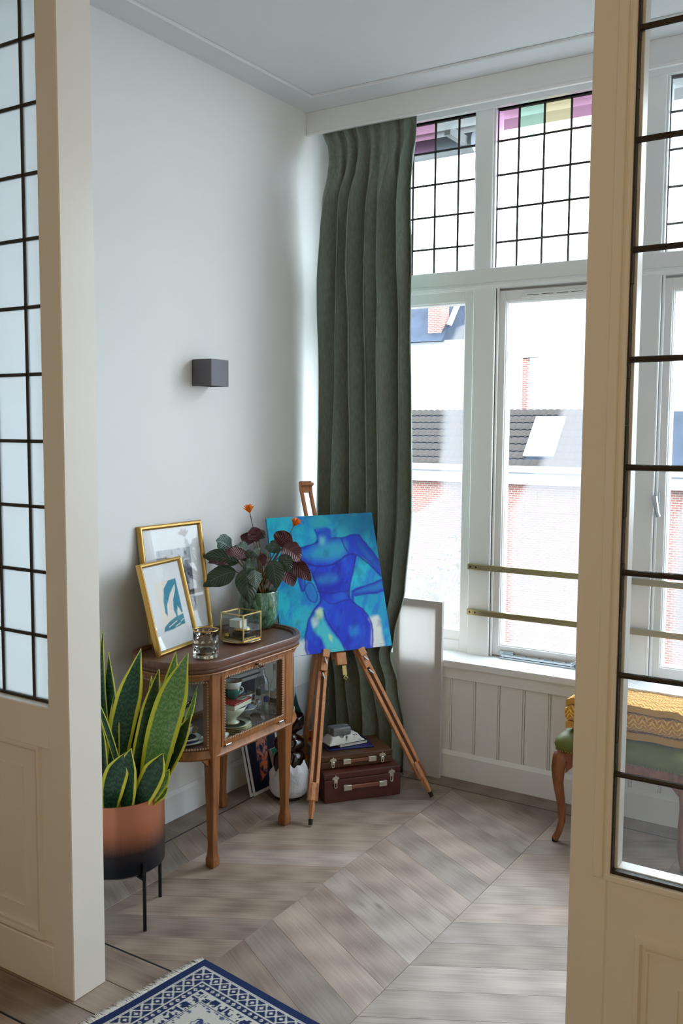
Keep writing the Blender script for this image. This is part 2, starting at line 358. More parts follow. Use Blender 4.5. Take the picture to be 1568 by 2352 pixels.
# ---------------------------------------------------------------- floor planks
def clip(poly, x0, x1, y0, y1):
    for ax, lim, sg in ((0, x0, 1), (0, x1, -1), (1, y0, 1), (1, y1, -1)):
        out = []
        for i in range(len(poly)):
            a, b = poly[i-1], poly[i]; da, db = sg*(a[ax]-lim), sg*(b[ax]-lim)
            if (da >= 0) != (db >= 0): t = da/(da-db); out.append((a[0]+t*(b[0]-a[0]), a[1]+t*(b[1]-a[1])))
            if db >= 0: out.append(b)
        poly = out
        if len(poly) < 3: return []
    return poly
def plank(poly, ang, z=0.):
    cx = sum(p[0] for p in poly)/len(poly); cyy = sum(p[1] for p in poly)/len(poly); c, s = math.cos(-ang), math.sin(-ang)
    q = [((x-cx)*c-(y-cyy)*s, (x-cx)*s+(y-cyy)*c) for x, y in poly]
    k = [(x*(1-.0006/max(.02, math.hypot(x, y))), y*(1-.0006/max(.02, math.hypot(x, y)))) for x, y in q]
    key = tuple((round(x, 4), round(y, 4)) for x, y in k)
    if key not in PLK: PLK[key] = MB().prism(k, -.006, 0).mesh('plank', bevel=.0005)
    link('plank', PLK[key], 'oak_plank', floor, (cx, cyy, z), (0, 0, ang))
PLK = {}
W, PIT, TA = .4867, .1435, .56
for k in range(-1, 6):
    x0 = -2.205+W*k; x1 = x0+W; up = (k % 2 == 0); sl = TA if up else -TA
    yl0 = 1.884 if up else 2.157
    for j in range(-6, 16):
        ya = yl0+PIT*j; P = [(x0, ya), (x1, ya+sl*W), (x1, ya+sl*W+PIT), (x0, ya+PIT)]
        P = clip(P, -2.383, .34, 1.916, 3.612)
        if len(P) >= 3 and (max(p[0] for p in P)-min(p[0] for p in P)) > .004: plank(P, math.atan(sl))
def rects(x0, x1, y0, y1, cuts, along):
    cs = [(x0 if along == 'x' else y0)]+cuts+[(x1 if along == 'x' else y1)]
    for a, b in zip(cs[:-1], cs[1:]):
        if along == 'x': plank([(a, y0), (b, y0), (b, y1), (a, y1)], 0.)
        else: plank([(x0, a), (x1, a), (x1, b), (x0, b)], PI/2)
rects(-2.505, -2.389, 1.916, 3.618, [2.62], 'y'); rects(-2.505, .34, 3.618, 3.735, [-1.95, -.9], 'x'); rects(.346, .47, 1.916, 3.735, [2.9], 'y')
rects(-2.515, .47, 1.782, 1.910, [-1.62, -.6], 'x'); rects(-2.515, .47, 1.655, 1.780, [-1.30, -.1], 'x')
for i in range(5): rects(-2.85, 1.95, 1.652-.124*(i+1)-(.006 if i > 0 else 0), 1.652-.124*i-(.006 if i > 0 else 0), [-1.5+.37*i, .4-.2*i], 'x')
rects(-2.85, 1.95, -2.55, 1.02, [-1, .5], 'x')
for nm, q in enumerate(((-2.389, -2.383, 1.910, 3.618), (-2.389, .346, 3.612, 3.618), (.340, .346, 1.910, 3.618), (-2.515, .47, 1.910, 1.916), (-2.85, 1.95, 1.524, 1.529))):
    MB().box(q[0], q[1], q[2], q[3], -.006, -.0003).build('inlay_strip', 'inlay_black', floor)

# ---------------------------------------------------------------- windows
BAYS = [(-2.40, -1.787), (-1.690, -1.085), (-.985, -.380), (-.283, .36)]
UPS = [(-2.40, -1.794), (-1.712, -1.060), (-.985, -.330), (-.250, .36)]
post = MB()
for (a, b), (c, d) in zip(zip([x[1] for x in BAYS[:-1]], [x[0] for x in BAYS[1:]]), zip([x[1] for x in UPS[:-1]], [x[0] for x in UPS[1:]])):
    post.box(a, b, 3.872, 4.0, .53, 2.17); post.box(c, d, 3.885, 4.0, 2.25, 2.94)
po = struct(post.build('trim_3', 'gloss_white', bevel=.003), 'white painted window posts between the panes')
for b in [x[0] for x in BAYS[1:]]:
    MB().tube([(b+.001, 3.878, .537), (b+.001, 3.878, 2.165)], .007, 8).tube([(b+.014, 3.889, .537), (b+.014, 3.889, 2.165)], .006, 8).build('post_bead', 'gloss_white', po, smooth=True)
tr = bx('trim_4', 'white transom beam under the leaded fanlights', 'gloss_white', (-2.40, .36, 3.868, 4.0, 2.19, 2.252), bevel=.003)
MB().prism([(0, 0), (-.018, 0), (-.022, .010), (-.010, .020), (0, .024)], -2.40, .36, Matrix(((0, 0, 1, 0), (1, 0, 0, 3.870), (0, 1, 0, 2.168), (0, 0, 0, 1)))).box(-2.40, .36, 3.87, 4.0, 2.165, 2.195).build('drip_moulding', 'gloss_white', tr)
def ring(m, x0, x1, z0, z1, w, y0, y1):
    m.box(x0, x0+w, y0, y1, z0, z1); m.box(x1-w, x1, y0, y1, z0, z1); m.box(x0+w, x1-w, y0, y1, z0, z0+w); m.box(x0+w, x1-w, y0, y1, z1-w, z1)
rows = [2.255, 2.369, 2.512, 2.655, 2.799, 2.930]
TOPS = [['grey_glass', 'yellow_glass', 'green_glass', 'purple_glass', 'grey_glass', 'grey_glass'], ['purple_glass', 'green_glass', 'yellow_glass', 'purple_glass', 'green_glass', 'yellow_glass']]
for n, (x0, x1) in enumerate(UPS):
    m = MB(); ring(m, x0, x1, 2.25, 2.94, .008, 3.895, 3.945); w = struct(m.build('window_%d' % (n+1), 'gloss_white', bevel=.002), ['leaded fanlight half hidden by the green curtain', 'leaded fanlight above the opened casement with coloured top panes', 'leaded fanlight seen through the glazed door', 'leaded fanlight by the right wall'][n])
    if n == 0: cs = [x0+.008, -2.35, -2.235, -2.12, -2.007, -1.891, x1-.008]
    elif n == 1: cs = [x0+.008, -1.608, -1.495, -1.378, -1.268, -1.160, x1-.008]
    else: cs = [x0+.008+(x1-x0-.016)*i/6 for i in range(7)]
    for r in range(5):
        for c in range(6):
            gm = TOPS[n % 2][c] if r == 4 else 'clear_glass'
            MB().box(cs[c]+.002, cs[c+1]-.002, 3.9185, 3.9215, max(rows[r], 2.258)+.002, min(rows[r+1], 2.932)-.002).build('glass_pane', gm, w)
    for c in range(1, 6): MB().tube([(cs[c], 3.92, 2.258), (cs[c], 3.919, 2.6), (cs[c], 3.92, 2.932)], .0054, 6).build('lead_came', 'lead', w)
    for r in range(1, 5): MB().tube([(cs[0], 3.92, rows[r]), (cs[3]+.03, 3.918, rows[r]+.001), (cs[6], 3.92, rows[r])], .0050, 6).build('lead_came', 'lead', w)
    e = MB()
    for p, q in (((cs[0], 2.258), (cs[6], 2.258)), ((cs[0], 2.930), (cs[6], 2.930)), ((cs[0], 2.258), (cs[0], 2.93)), ((cs[6], 2.258), (cs[6], 2.93))): e.tube([(p[0], 3.918, p[1]), (q[0], 3.918, q[1])], .0045, 6)
    e.build('lead_edge', 'lead', w)
for n, (x0, x1) in enumerate(BAYS):
    m = MB(); fixed = n in (0, 3)
    if fixed:
        ring(m, x0, x1, .533, 2.17, .050, 3.895, 3.97); m.box(x0+.05, x1-.05, 3.905, 3.965, .58, .628); m.box(x0+.05, x1-.05, 3.905, 3.965, 2.113, 2.125)
        g0, g1, z0, z1 = x0+.047, x1-.047, .620, 2.118; yg = 3.938
    else:
        ring(m, x0+.003, x1-.003, .542, 2.155, .044, 3.897, 3.955); ring(m, x0+.043, x1-.043, .582, 2.115, .009, 3.904, 3.95)
        ring(m, x0+.05, x1-.05, .588, 2.108, .005, 3.915, 3.95); ring(m, x0, x1, .533, 2.17, .012, 3.93, 3.99)
        g0, g1, z0, z1 = x0+.052, x1-.052, .590, 2.106; yg = 3.935
    w = struct(m.build('window_%d' % (n+5), 'gloss_white', bevel=.0018), ['tall fixed side window beside the curtain', 'white casement window misted with condensation', 'second white casement seen through the glazed door', 'tall fixed side window by the right wall'][n])
    pm = MB().box(0, g1-g0, 0, .004, 0, z1-z0); p = pm.build('glass_pane', 'misted_side_pane' if fixed else 'misted_casement_pane', w); p.location = (g0, yg, z0)
    if not fixed:
        v = MB().box(x0+.12, x1-.12, 3.884, 3.897, 2.118, 2.139).build('vent_strip', 'gloss_white', w, bevel=.002)
        for i in range(5): MB().box(x0+.15+.065*i, x0+.20+.065*i, 3.8833, 3.886, 2.127, 2.129).build('slot', 'inlay_black', v)
plain('brushed_brass', lin(176, 166, 130), .28, .9); plain('steel', lin(190, 198, 204), .25, .9); plain('dark_screw', lin(60, 58, 52), .4, .6)
# safety bars
for z, lb in ((.937, 'upper flat brass-coloured safety bar across the casements'), (.731, 'lower flat brass-coloured safety bar across the casements')):
    t = thing('safety_bar', lb, 'bar', (-1.035, 3.862, z), group=None)
    MB().box(-.75, .75, -.005, .009, -.0135, .0135).build('rail', 'brushed_brass', t, bevel=.003, seg=2)
    for x in (-.735, -.708, .708, .735): MB().cyl((x, -.0065, 0), (x, -.004, 0), .0045, n=10).build('screw', 'dark_screw', t)
# casement stay on the sill
def stay(x0, lb):
    t = thing('casement_stay', lb, 'window stay', (x0, 3.880, .537))
    MB().box(-.012, .055, .008, .016, .008, .030).build('bracket', 'steel', t, bevel=.002)
    MB().box(0, .335, -.012, .004, .006, .020).build('arm', 'steel', t, bevel=.003)
    for i in range(5): MB().cyl((.06+.06*i, -.004, .0195), (.06+.06*i, -.004, .0212), .004, n=8).build('pin_hole', 'dark_screw', t)
    MB().tube([(.322, -.004, .016), (.338, -.006, .020), (.352, -.008, .034), (.385, -.008, .036)], [.006, .006, .005, .004], 8).build('handle', 'steel', t, smooth=True)
    for x in (.012, .325): MB().cyl((x, -.014, .013), (x, -.011, .013), .006, n=10).build('rivet', 'steel', t)
    MB().box(.0, .34, -.014, .012, -.002, .006).build('base_plate', 'steel', t)
stay(-1.622, 'steel casement stay lying along the misted casement'); stay(-.80, 'steel casement stay of the casement behind the glazed door')
# handle of the right-hand casement
t = thing('window_handle', 'silver lever handle on the casement behind the glazed door', 'handle', (-.972, 3.897, 1.285))
MB().box(-.014, .014, -.008, 0, -.03, .022).build('plate', 'steel', t, bevel=.003)
MB().cyl((0, -.006, 0), (0, -.032, 0), .008, n=10).build('spindle', 'steel', t, smooth=True)
MB().tube([(0, -.032, .004), (.004, -.035, -.02), (.012, -.036, -.06), (.018, -.036, -.078)], [.011, .011, .010, .010], 8).build('lever', 'steel', t, smooth=True)

# ---------------------------------------------------------------- glazed doors
def panel_mould(m, x0, x1, z0, z1, y, sgn=-1):
    for o, w, h in ((0, .016, .009), (.020, .008, .006), (.075, .006, .004)):
        m.loft([[Vector((x, y+sgn*d, z)) for x, z in ((x0+i, z0+i), (x1-i, z0+i), (x1-i, z1-i), (x0+i, z1-i))] for i, d in ((o, -.001), (o+w*.2, h), (o+w*.7, h), (o+w, -.001))], caps=False)
# left leaf with its thick closing edge
dm = MB(); A0, A1 = -2.515, -1.905
dm.box(-1.985, A1, 1.66, 1.775, 0, 2.70); dm.box(A0, A0+.07, 1.66, 1.775, 0, 2.70)
dm.box(A0+.07, -1.985, 1.66, 1.775, 0, .13); dm.box(A0+.07, -1.985, 1.66, 1.775, .685, .800); dm.box(A0+.07, -1.985, 1.672, 1.763, .13, .685)
door1 = struct(dm.build('door_1', 'door_paint', bevel=.0025), 'white glazed sliding door leaf with leaded panes and panelled base')
pm = MB(); panel_mould(pm, A0+.085, -2.030, .132, .688, 1.6715); pm.build('panel_moulding', 'door_paint', door1)
zs = [.802+.1755*i for i in range(12)]; zs[-1] = 2.70; cx = [A0+.07, -2.34, -2.21, -2.082, -1.985]
zs = [.805, .983, 1.159, 1.336, 1.512, 1.690, 1.867, 2.044, 2.2105, 2.387, 2.5535, 2.70]
for i in range(11):
    for j in range(4): MB().box(cx[j]+.001, cx[j+1]-.001, 1.697, 1.700, zs[i]+.001, zs[i+1]-.001).build('glass_pane', 'hazy_glass', door1)
for z in zs[1:-1]: MB().box(cx[0], cx[4], 1.692, 1.705, z-.0045, z+.0045).build('lead_came', 'lead', door1, bevel=.002)
for x in cx[1:4]: MB().box(x-.0045, x+.0045, 1.692, 1.705, .80, 2.70).build('lead_came', 'lead', door1, bevel=.002)
MB().box(cx[0], cx[4], 1.690, 1.706, .799, .808).build('lead_came', 'lead', door1)
# right leaf, ajar in its track
dm = MB(); B0, B1 = -.549, .47; ya, yb = 1.66, 1.712
dm.box(B0, -.478, ya, yb, 0, 2.70); dm.box(B1-.07, B1, ya, yb, 0, 2.70); dm.box(-.478, B1-.07, ya, yb, 0, .742)
door2 = struct(dm.build('door_2', 'door_paint', bevel=.0025), 'white glazed door leaf with clear leaded panes over a panelled base')
pm = MB(); panel_mould(pm, -.425, B1-.12, .20, .645, ya+.0005); pm.build('panel_moulding', 'door_paint', door2)
gm = MB(); gm.box(-.505, -.486, ya-.005, ya+.001, .735, 2.70); gm.box(-.484, -.474, ya-.001, ya+.008, .742, 2.70); gm.box(-.484, B1-.07, ya-.004, ya+.008, .732, .744); gm.build('glazing_bead', 'door_paint', door2, bevel=.002)
MB().box(-.478, -.4655, 1.680, 1.711, .744, 2.70).build('rear_bead', 'door_paint', door2, bevel=.001); MB().box(-.4655, B1-.07, 1.680, 1.711, .742, .752).build('rear_bead', 'door_paint', door2, bevel=.001)
rz = [.748, .930, 1.113, 1.299, 1.486, 1.674, 1.862, 2.046, 2.231, 2.415, 2.60, 2.70]; rx = [-.474, -.342, -.210, -.078, .054, .186, .40]
for i in range(11):
    for j in range(6): MB().box(rx[j]+.001, rx[j+1]-.001, 1.673, 1.676, rz[i]+.001, rz[i+1]-.001).build('glass_pane', 'dusty_glass', door2)
for z in rz[1:-1]: MB().tube([(rx[0], 1.672, z), (-.36, 1.671, z+.0008), (rx[6], 1.672, z)], .0055, 8).build('lead_came', 'lead', door2, smooth=True)
for x in rx[1:6]: MB().box(x-.005, x+.005, 1.668, 1.681, .745, 2.70).build('lead_came', 'lead', door2, bevel=.002)
e = MB(); 
for i in range(24): e.box(rx[0]-.0045-random.random()*.0015, rx[0]+.0025+random.random()*.0015, 1.666, 1.680, .745+i*.0815, .745+i*.0815+.0805)
e.build('lead_came', 'lead', door2); MB().box(rx[0]-.002, rx[6], 1.667, 1.680, .742, .750).build('lead_came', 'lead', door2)
# ---------------------------------------------------------------- outside
plain('ground_grey', lin(54, 54, 50), .9, var=.2, vscale=.4)
plain('render_white', lin(128, 131, 136), .8); plain('roof_tile', lin(36, 32, 30), .9, spec=.1, var=.35, vscale=3); plain('roof_dark', lin(32, 38, 48), .9, spec=.1, var=.3, vscale=1.5)
plain('zinc', lin(112, 114, 116), .6, .2); plain('soffit_grey', lin(150, 146, 142), .8); plain('sky_pane', lin(205, 218, 232), .1, spec=.8); plain('timber_tan', lin(166, 148, 120), .8, var=.2)
def brickmat():
    t = NT('red_brick'); b = t.n('ShaderNodeTexBrick'); v = t.coord('Object', (1, 1, 1), (PI/2, 0, 0)); t.link(v, b.inputs[0])
    b.inputs['Color1'].default_value = lin(98, 54, 44); b.inputs['Color2'].default_value = lin(78, 44, 38); b.inputs['Mortar'].default_value = lin(104, 98, 92)
    b.inputs['Scale'].default_value = 1.; b.inputs['Brick Width'].default_value = .22; b.inputs['Row Height'].default_value = .075; b.inputs['Mortar Size'].default_value = .012
    MATS['red_brick'] = t.fin(t.bsdf(b.outputs[0], .9).outputs[0])
brickmat()
struct(MB().box(-60, 40, 4.3, 90, -7.3, -7.0).build('ground', 'ground_grey'), 'grey courtyard ground below the windows')
struct(MB().box(-2.9, .7, 4.05, 4.46, 3.02, 3.14).build('trim_5', 'soffit_grey'), 'grey eave board outside above the fanlights')
aw = thing('rolled_awning', 'grey rolled awning outside the side window', 'awning', (-2.4, 4.28, 2.93))
MB().cyl((-.6, 0, 0), (.42, 0, .0), .048, n=20).build('fabric_roll', 'zinc', aw, smooth=True); [MB().box(x, x+.03, -.23, .02, -.02, .02).build('bracket', 'soffit_grey', aw) for x in (-.58, .37)]
# row house with tiled roof and roof window
h1 = thing('row_house', 'low brick house with brown tiled roof and roof window across the courtyard', 'building', (-9, 30, -7))
MB().box(-13, 11, 0, 3.2, 0, 6.75).build('brick_wall', 'red_brick', h1); MB().box(-13, 11, -.35, .1, 7.12, 7.36).build('gutter', 'zinc', h1, bevel=.04)
MB().box(-13, 11, -.25, .1, 6.75, 7.12).build('eave_board', 'render_white', h1)
nb = Vector((0, -.755, .655)); rf = MB().prism([(0, 7.30), (1.65, 9.2), (3.3, 7.30)], -13, 11, Matrix(((0, 0, 1, 0), (1, 0, 0, 0), (0, 1, 0, 0), (0, 0, 0, 1)))).build('roof', 'roof_dark', h1)
tm = MB().grid(lambda u, v: Vector(((u-.5)*.25, v*.30*.655, v*.30*.755+.035*math.sin(u*PI*1.0)+.012+.02*(1-v))), 4, 1).mesh('roof_tile', smooth='all')
for r in range(8):
    for c in range(34):
        x = -9.2+c*.245; y = 0+r*.213
        if -3.05 < x < -1.93 and .28 < y+.1 < 1.50: continue
        if c % 34 < 22 or True:
            if -8.9 < x < -5.2 and r < 0: continue
            o = link('roof_tile', tm, 'roof_tile', rf, (x, y-.005, 7.31+r*.2455), (0, 0, random.uniform(-.02, .02)))
sk = MB().add([Vector((x, y-.755*d, 7.30+y*1.152+.655*d)) for d in (0, .09) for x, y in ((-3.02, .30), (-1.95, .30), (-1.95, 1.46), (-3.02, 1.46))], [(0, 1, 2, 3), (4, 7, 6, 5), (0, 4, 5, 1), (1, 5, 6, 2), (2, 6, 7, 3), (3, 7, 4, 0)]).build('roof_window', 'zinc', h1)
MB().add([Vector((x, y-.755*.1, 7.30+y*1.152+.655*.1)) for x, y in ((-2.92, .42), (-2.05, .42), (-2.05, 1.36), (-2.92, 1.36))], [(0, 1, 2, 3)]).build('pane', 'sky_pane', sk)
# white building with dark roof, chimney and balcony
h2 = thing('white_building', 'tall white rendered building with dark roof and brick chimney', 'building', (-17.4, 35.6, -7))
MB().box(-10, 2.0, 0, 8, 0, 12.25).box(2.0, 3.36, 0, 8, 0, 11.3).build('wall', 'render_white', h2)
MB().box(3.2, 3.42, -.1, .1, 8, 11.4).build('brick_edge', 'red_brick', h2); MB().box(3.05, 3.75, -.2, .2, 11.4, 11.6).build('coping', 'render_white', h2)
MB().prism([(-.3, 12.2), (2.6, 14.9), (8, 12.2)], -10, -.3, Matrix(((0, 0, 1, 0), (1, 0, 0, 0), (0, 1, 0, 0), (0, 0, 0, 1)))).build('roof', 'roof_dark', h2)
MB().box(-1.12, -.50, .1, .8, 12.1, 14.7).build('chimney', 'red_brick', h2)
sk = MB().add([Vector((x, y-.12, 12.65+y*.931)) for x, y in ((-.30+.0, .3), (-.02, .2), (-.20, 1.75), (-.46, 1.85))], [(0, 1, 2, 3)]).build('roof_window', 'sky_pane', h2)
bc = MB().box(-3.5, .15, -1.6, 0, 9.05, 9.35).build('balcony', 'timber_tan', h2)
m = MB()
for x in (-3.3, -2.2, -1.1, -.62, 0): m.box(x-.03, x+.03, -1.58, -1.52, 9.3, 10.7)
for z in (10.05, 10.7): m.box(-3.4, .1, -1.57, -1.53, z-.02, z+.02)
m.build('railing', 'render_white', bc); MB().box(-1.25, -.7, -1.45, -1.0, 9.3, 10.1).build('planter_box', 'timber_tan', bc); [MB().bar((x, -.2, 7.6), (x, -1.5, 9.1), .12, .12, (1, 0, 0)).build('bracket', 'timber_tan', bc) for x in (-.2, -1.4)]
# bare shrub
plain('twig', lin(86, 74, 48), .9, spec=.1); plain('shrub_leaf', lin(70, 76, 34), .8, spec=.1)
tt = thing('garden_tree', 'straggly bare garden tree with pale twigs behind the side window', 'tree', (-6.35, 12.2, -7))
rr = random.Random(3); MB().tube([(0, 0, 0), (.1, .05, 3), (-.05, 0, 5.3)], [.12, .09, .05], 8).build('trunk', 'twig', tt)
m = MB(); lv = MB()
for i in range(90):
    z0 = 4.2+rr.random()*1.6; a = rr.uniform(0, 6.28); L = rr.uniform(.7, 1.9); p = Vector((rr.uniform(-.15, .15), rr.uniform(-.1, .1), z0)); pts = [p]
    for k in range(4): a += rr.uniform(-.4, .4); p = p+Vector((math.cos(a)*.17, math.sin(a)*.12, rr.uniform(.12, .34)))*L*.7; pts.append(p)
    m.tube(pts, [.014, .011, .009, .007, .004], 4, False)
    for q in pts[1:]:
        for _ in range(3): c = q+Vector((rr.uniform(-.1, .1), rr.uniform(-.1, .1), rr.uniform(-.1, .1))); d = Vector((rr.uniform(-1, 1), rr.uniform(-1, 1), rr.uniform(-1, 1))).normalized()*.05; e = d.orthogonal().normalized()*.02; lv.add([c-d, c+e, c+d, c-e], [(0, 1, 2, 3)])
m.build('twigs', 'twig', tt, fix=False)['kind'] = 'stuff'; lv.build('leaves', 'shrub_leaf', tt, fix=False)['kind'] = 'stuff'

# ---------------------------------------------------------------- curtain
def velvet():
    t = NT('green_velvet'); v = t.coord('Object', (40, 40, 12)); f = t.noise(v, 3, 4); c = t.ramp(f, (.3, lin(122, 133, 124)), (.7, lin(140, 151, 141)))
    b = t.bsdf(c, .85, 0, .2); b.inputs['Sheen Weight'].default_value = .35; b.inputs['Sheen Roughness'].default_value = .4; b.inputs['Sheen Tint'].default_value = lin(150, 165, 150)
    t.link(t.bump(t.noise(t.coord('Object'), 320, 2), .12, .002), b.inputs['Normal']); MATS['green_velvet'] = t.fin(b.outputs[0])
velvet()
def interp(z, pts):
    for (a, va), (b, vb) in zip(pts[:-1], pts[1:]):
        if z <= b: t = (z-a)/(b-a); t = max(0, t); t = t*t*(3-2*t); return va+(vb-va)*t
    return pts[-1][1]
LEFT = [(0, -2.40), (.4, -2.41), (.8, -2.455), (1.2, -2.468), (2.2, -2.462), (2.55, -2.437), (2.72, -2.405), (2.80, -2.425), (2.90, -2.463)]
RIGHT = [(0, -1.975), (.2, -1.972), (.42, -2.01), (.545, -2.048), (.62, -2.03), (.85, -1.985), (1.2, -1.958), (2., -1.966), (2.9, -1.985)]
FOLDS = [(0., 0.), (.07, .9), (.16, -.8), (.235, 1.), (.30, -.55), (.375, .85), (.47, -1.), (.56, .95), (.625, -.3), (.70, .9), (.79, -.95), (.88, .7), (.945, -.35), (1., .5)]
def fold(s):        # depth and sideways swing of the cloth at s; the cloth bulges round at each crest
    for (a, va), (b, vb) in zip(FOLDS[:-1], FOLDS[1:]):
        if s <= b: t = (s-a)/(b-a); return va+(vb-va)*t*t*(3-2*t), -.21*(b-a)*math.sin(2*PI*t)
    return FOLDS[-1][1], 0.
def curtain_pt(s, q):
    z = .012+q*2.905; xl, xr = interp(z, LEFT)+.006, interp(z, RIGHT)+.014; top = max(0, min(1, (z-2.45)/.35)); top = top*top*(3-2*top)
    low = max(0, 1-z/.8); mid = 1-top
    s2 = min(1, max(0, s + mid*(.020*math.sin(1.6*z+6*s)+.010*math.sin(3.7*z+13*s))*math.sin(PI*s)))
    w, sw = fold(s2); fine = math.sin(2*PI*8*s+.7)
    wv = w*(1-.62*top) + fine*.40*top + .16*mid*math.sin(23*s+2.3*z)
    amp = .060*(1-.45*top)*(1-.3*low)
    x = xl+(xr-xl)*(s+sw*(.35+.65*mid)*min(1, 10*s, 10*(1-s)))
    yc = interp(z, [(0, 3.622), (.6, 3.622), (1.0, 3.650), (1.4, 3.650), (2.6, 3.635), (2.84, 3.678), (2.93, 3.682)])
    tk = math.exp(-((z-2.72)/.04)**2); y = yc-amp*wv - .016*tk*max(0, fine)
    y += .012*math.sin(11*z+17*s)*low*math.sin(3*s)
    # slack drag lines that slope down from the headings
    y += .006*mid*math.sin(9*z-26*s)*math.exp(-((z-2.05)/.35)**2)
    return Vector((x, min(y, 3.692 if z > .5 else 3.680), z))
cu = thing('curtain', 'floor-length dark green velvet curtain hanging in pleats from the pelmet', 'curtain', (0, 0, 0))
cb = MB().grid(curtain_pt, 260, 96).build('drape', 'green_velvet', cu, smooth='all')
so = cb.modifiers.new('cloth', 'SOLIDIFY'); so.thickness = .003; so.offset = 0
plain('rail_white', lin(220, 220, 218), .4)
MB().box(-2.50, .44, 3.668, 3.690, 2.945, 2.972).build('curtain_rail', 'rail_white', cu)
m = MB()
for i in range(8): x = -2.45+.066*i; m.tube([(x, 3.679, 2.95), (x, 3.672, 2.925), (x, 3.682, 2.915)], .0025, 6)
m.build('hooks', 'steel', cu)

# ---------------------------------------------------------------- blank canvas by the sill
def canvasmat():
    t = NT('canvas_white'); b = t.bsdf(lin(233, 231, 231), .8, 0, .2); tl = t.n('ShaderNodeBsdfTranslucent'); tl.inputs[0].default_value = lin(225, 222, 218)
    MATS['canvas_white'] = t.fin(t.mixs(.35, b.outputs[0], tl.outputs[0]))
canvasmat(); plain('stretcher_wood', lin(206, 180, 140), .8)
cv = thing('blank_canvas', 'tall blank white canvas propped against the window sill', 'canvas', (-1.945, 3.700, 0))
M_ = Matrix.Rotation(math.radians(-.3), 4, 'X') @ Matrix.Rotation(math.radians(0), 4, 'Y')
MB().grid(lambda u, v: M_ @ Vector((-.125+.247*u, -.016, .795*v)), 1, 1).build('canvas_face', 'canvas_white', cv)
m = MB(); m.box(-.125, -.1245, -.016, .002, 0, .795, M_); m.box(.1215, .122, -.016, .002, 0, .795, M_); m.box(-.125, .122, -.016, .002, .7945, .795, M_); m.box(-.125, .122, -.016, .002, 0, .0005, M_); m.build('canvas_side', 'canvas_white', cv)
for q in ((-.124, -.090, -.013, .001, .001, .794), (.087, .121, -.013, .001, .001, .794), (-.090, .087, -.013, .001, .760, .794), (-.090, .087, -.013, .001, .001, .035)): MB().box(*q, M_).build('stretcher_bar', 'stretcher_wood', cv)

# ---------------------------------------------------------------- easel and painting
woodmat('beech', lin(172, 112, 72), lin(204, 146, 102), (60, 60, 5), .42); plain('rubber', lin(24, 24, 25), .7); plain('brass', lin(196, 170, 110), .3, .9); plain('slot_dark', lin(92, 54, 32), .7)
EO = Vector((-1.8785, 3.2055, 0)); EU = Vector((.6024, .7982, 0)); EV = Vector((-.2730, .2060, .9397)); EN = EU.cross(EV)
def ep(u, v, n=0.): return EO+EU*u+EV*v+EN*n
es = thing('easel', 'beech tripod easel holding the blue painting', 'easel', (0, 0, 0))
def easel_leg(foot, top, apex_k):
    foot, top = Vector(foot), Vector(top); d = (top-foot).normalized(); nn = (EN-d*EN.dot(d)).normalized(); pu = d.cross(nn)
    P = lambda k, off=0., n=0.: foot+d*k+pu*off+nn*n
    K = (top-foot).length; L = K*apex_k
    m = MB(); m.bar(P(.095, .0135), P(L, .0135), .014, .022, nn); m.bar(P(.095, -.0135), P(L, -.0135), .014, .022, nn); m.bar(P(.095), P(.165), .0405, .022, nn)
    l = m.build('leg', 'beech', es, bevel=.0015)
    MB().bar(P(.165, 0, -.003), P(L, 0, -.003), .014, .012, nn).build('slot', 'slot_dark', l)
    MB().tube([P(.10), P(.06), P(.03), P(.022)], [.0125, .0125, .008, .0072], 4).build('extension', 'beech', l); MB().cyl(P(0.004), P(.026), .0085, .0095, 10).build('rubber_foot', 'rubber', l, smooth=True)
    MB().bar(P(K-.085, 0, .018), P(K-.005, 0, .018), .030, .016, nn).bar(P(K-.030, 0, .030), P(K+.004, 0, .030), .030, .020, nn).build('clamp_block', 'beech', l, bevel=.002)
    for k, n in ((K-.045, .027), (K-.105, .012)):
        MB().cyl(P(k, 0, n-.004), P(k, 0, n+.012), .005, .004, 10).bar(P(k-.012, .006, n+.008), P(k+.012, -.006, n+.012), .004, .010, nn).build('wing_nut', 'steel', l, smooth=True)
easel_leg((-2.012, 2.944, .003), (-2.161, 3.257, .612), 1.36); easel_leg((-1.745, 3.467, .003), (-2.067, 3.381, .612), 1.32)
m = MB(); m.bar(ep(-.084, .640, -.042), ep(-.148, 1.39, -.042), .012, .022, EN); m.bar(ep(-.046, .640, -.042), ep(-.108, 1.39, -.042), .012, .022, EN); m.bar(ep(-.066, .635, -.042), ep(-.069, .665, -.042), .048, .022, EN)
m.build('mast', 'beech', es, bevel=.0015)
MB().bar(ep(-.155, 1.392, -.038), ep(-.100, 1.392, -.038), .05, .018, EN).bar(ep(-.155, 1.396, -.014), ep(-.100, 1.396, -.014), .012, .026, EN).build('top_clamp', 'beech', es, bevel=.002)
MB().bar(ep(-.083, .628, -.018), ep(-.040, .628, -.018), .052, .030, EN).build('ledge_block', 'beech', es, bevel=.002)
MB().bar(ep(-.044, .600, -.034), ep(-.044, .560, -.034), .018, .002, EN).tube([ep(-.044, .560, -.03), ep(-.054, .548, -.027), ep(-.044, .540, -.027), ep(-.036, .548, -.027), ep(-.044, .556, -.027)], .003, 6).build('hinge', 'brass', es)
MB().bar(ep(-.095, .90, -.07), Vector((-2.425, 3.480, .004)), .030, .020, EU).build('rear_leg', 'beech', es, bevel=.002)
MB().tube([ep(-.10, .66, -.05), ep(-.12, .60, -.08), ep(-.135, .52, -.13)], [.003]*3, 6).build('cord', 'brass', es)
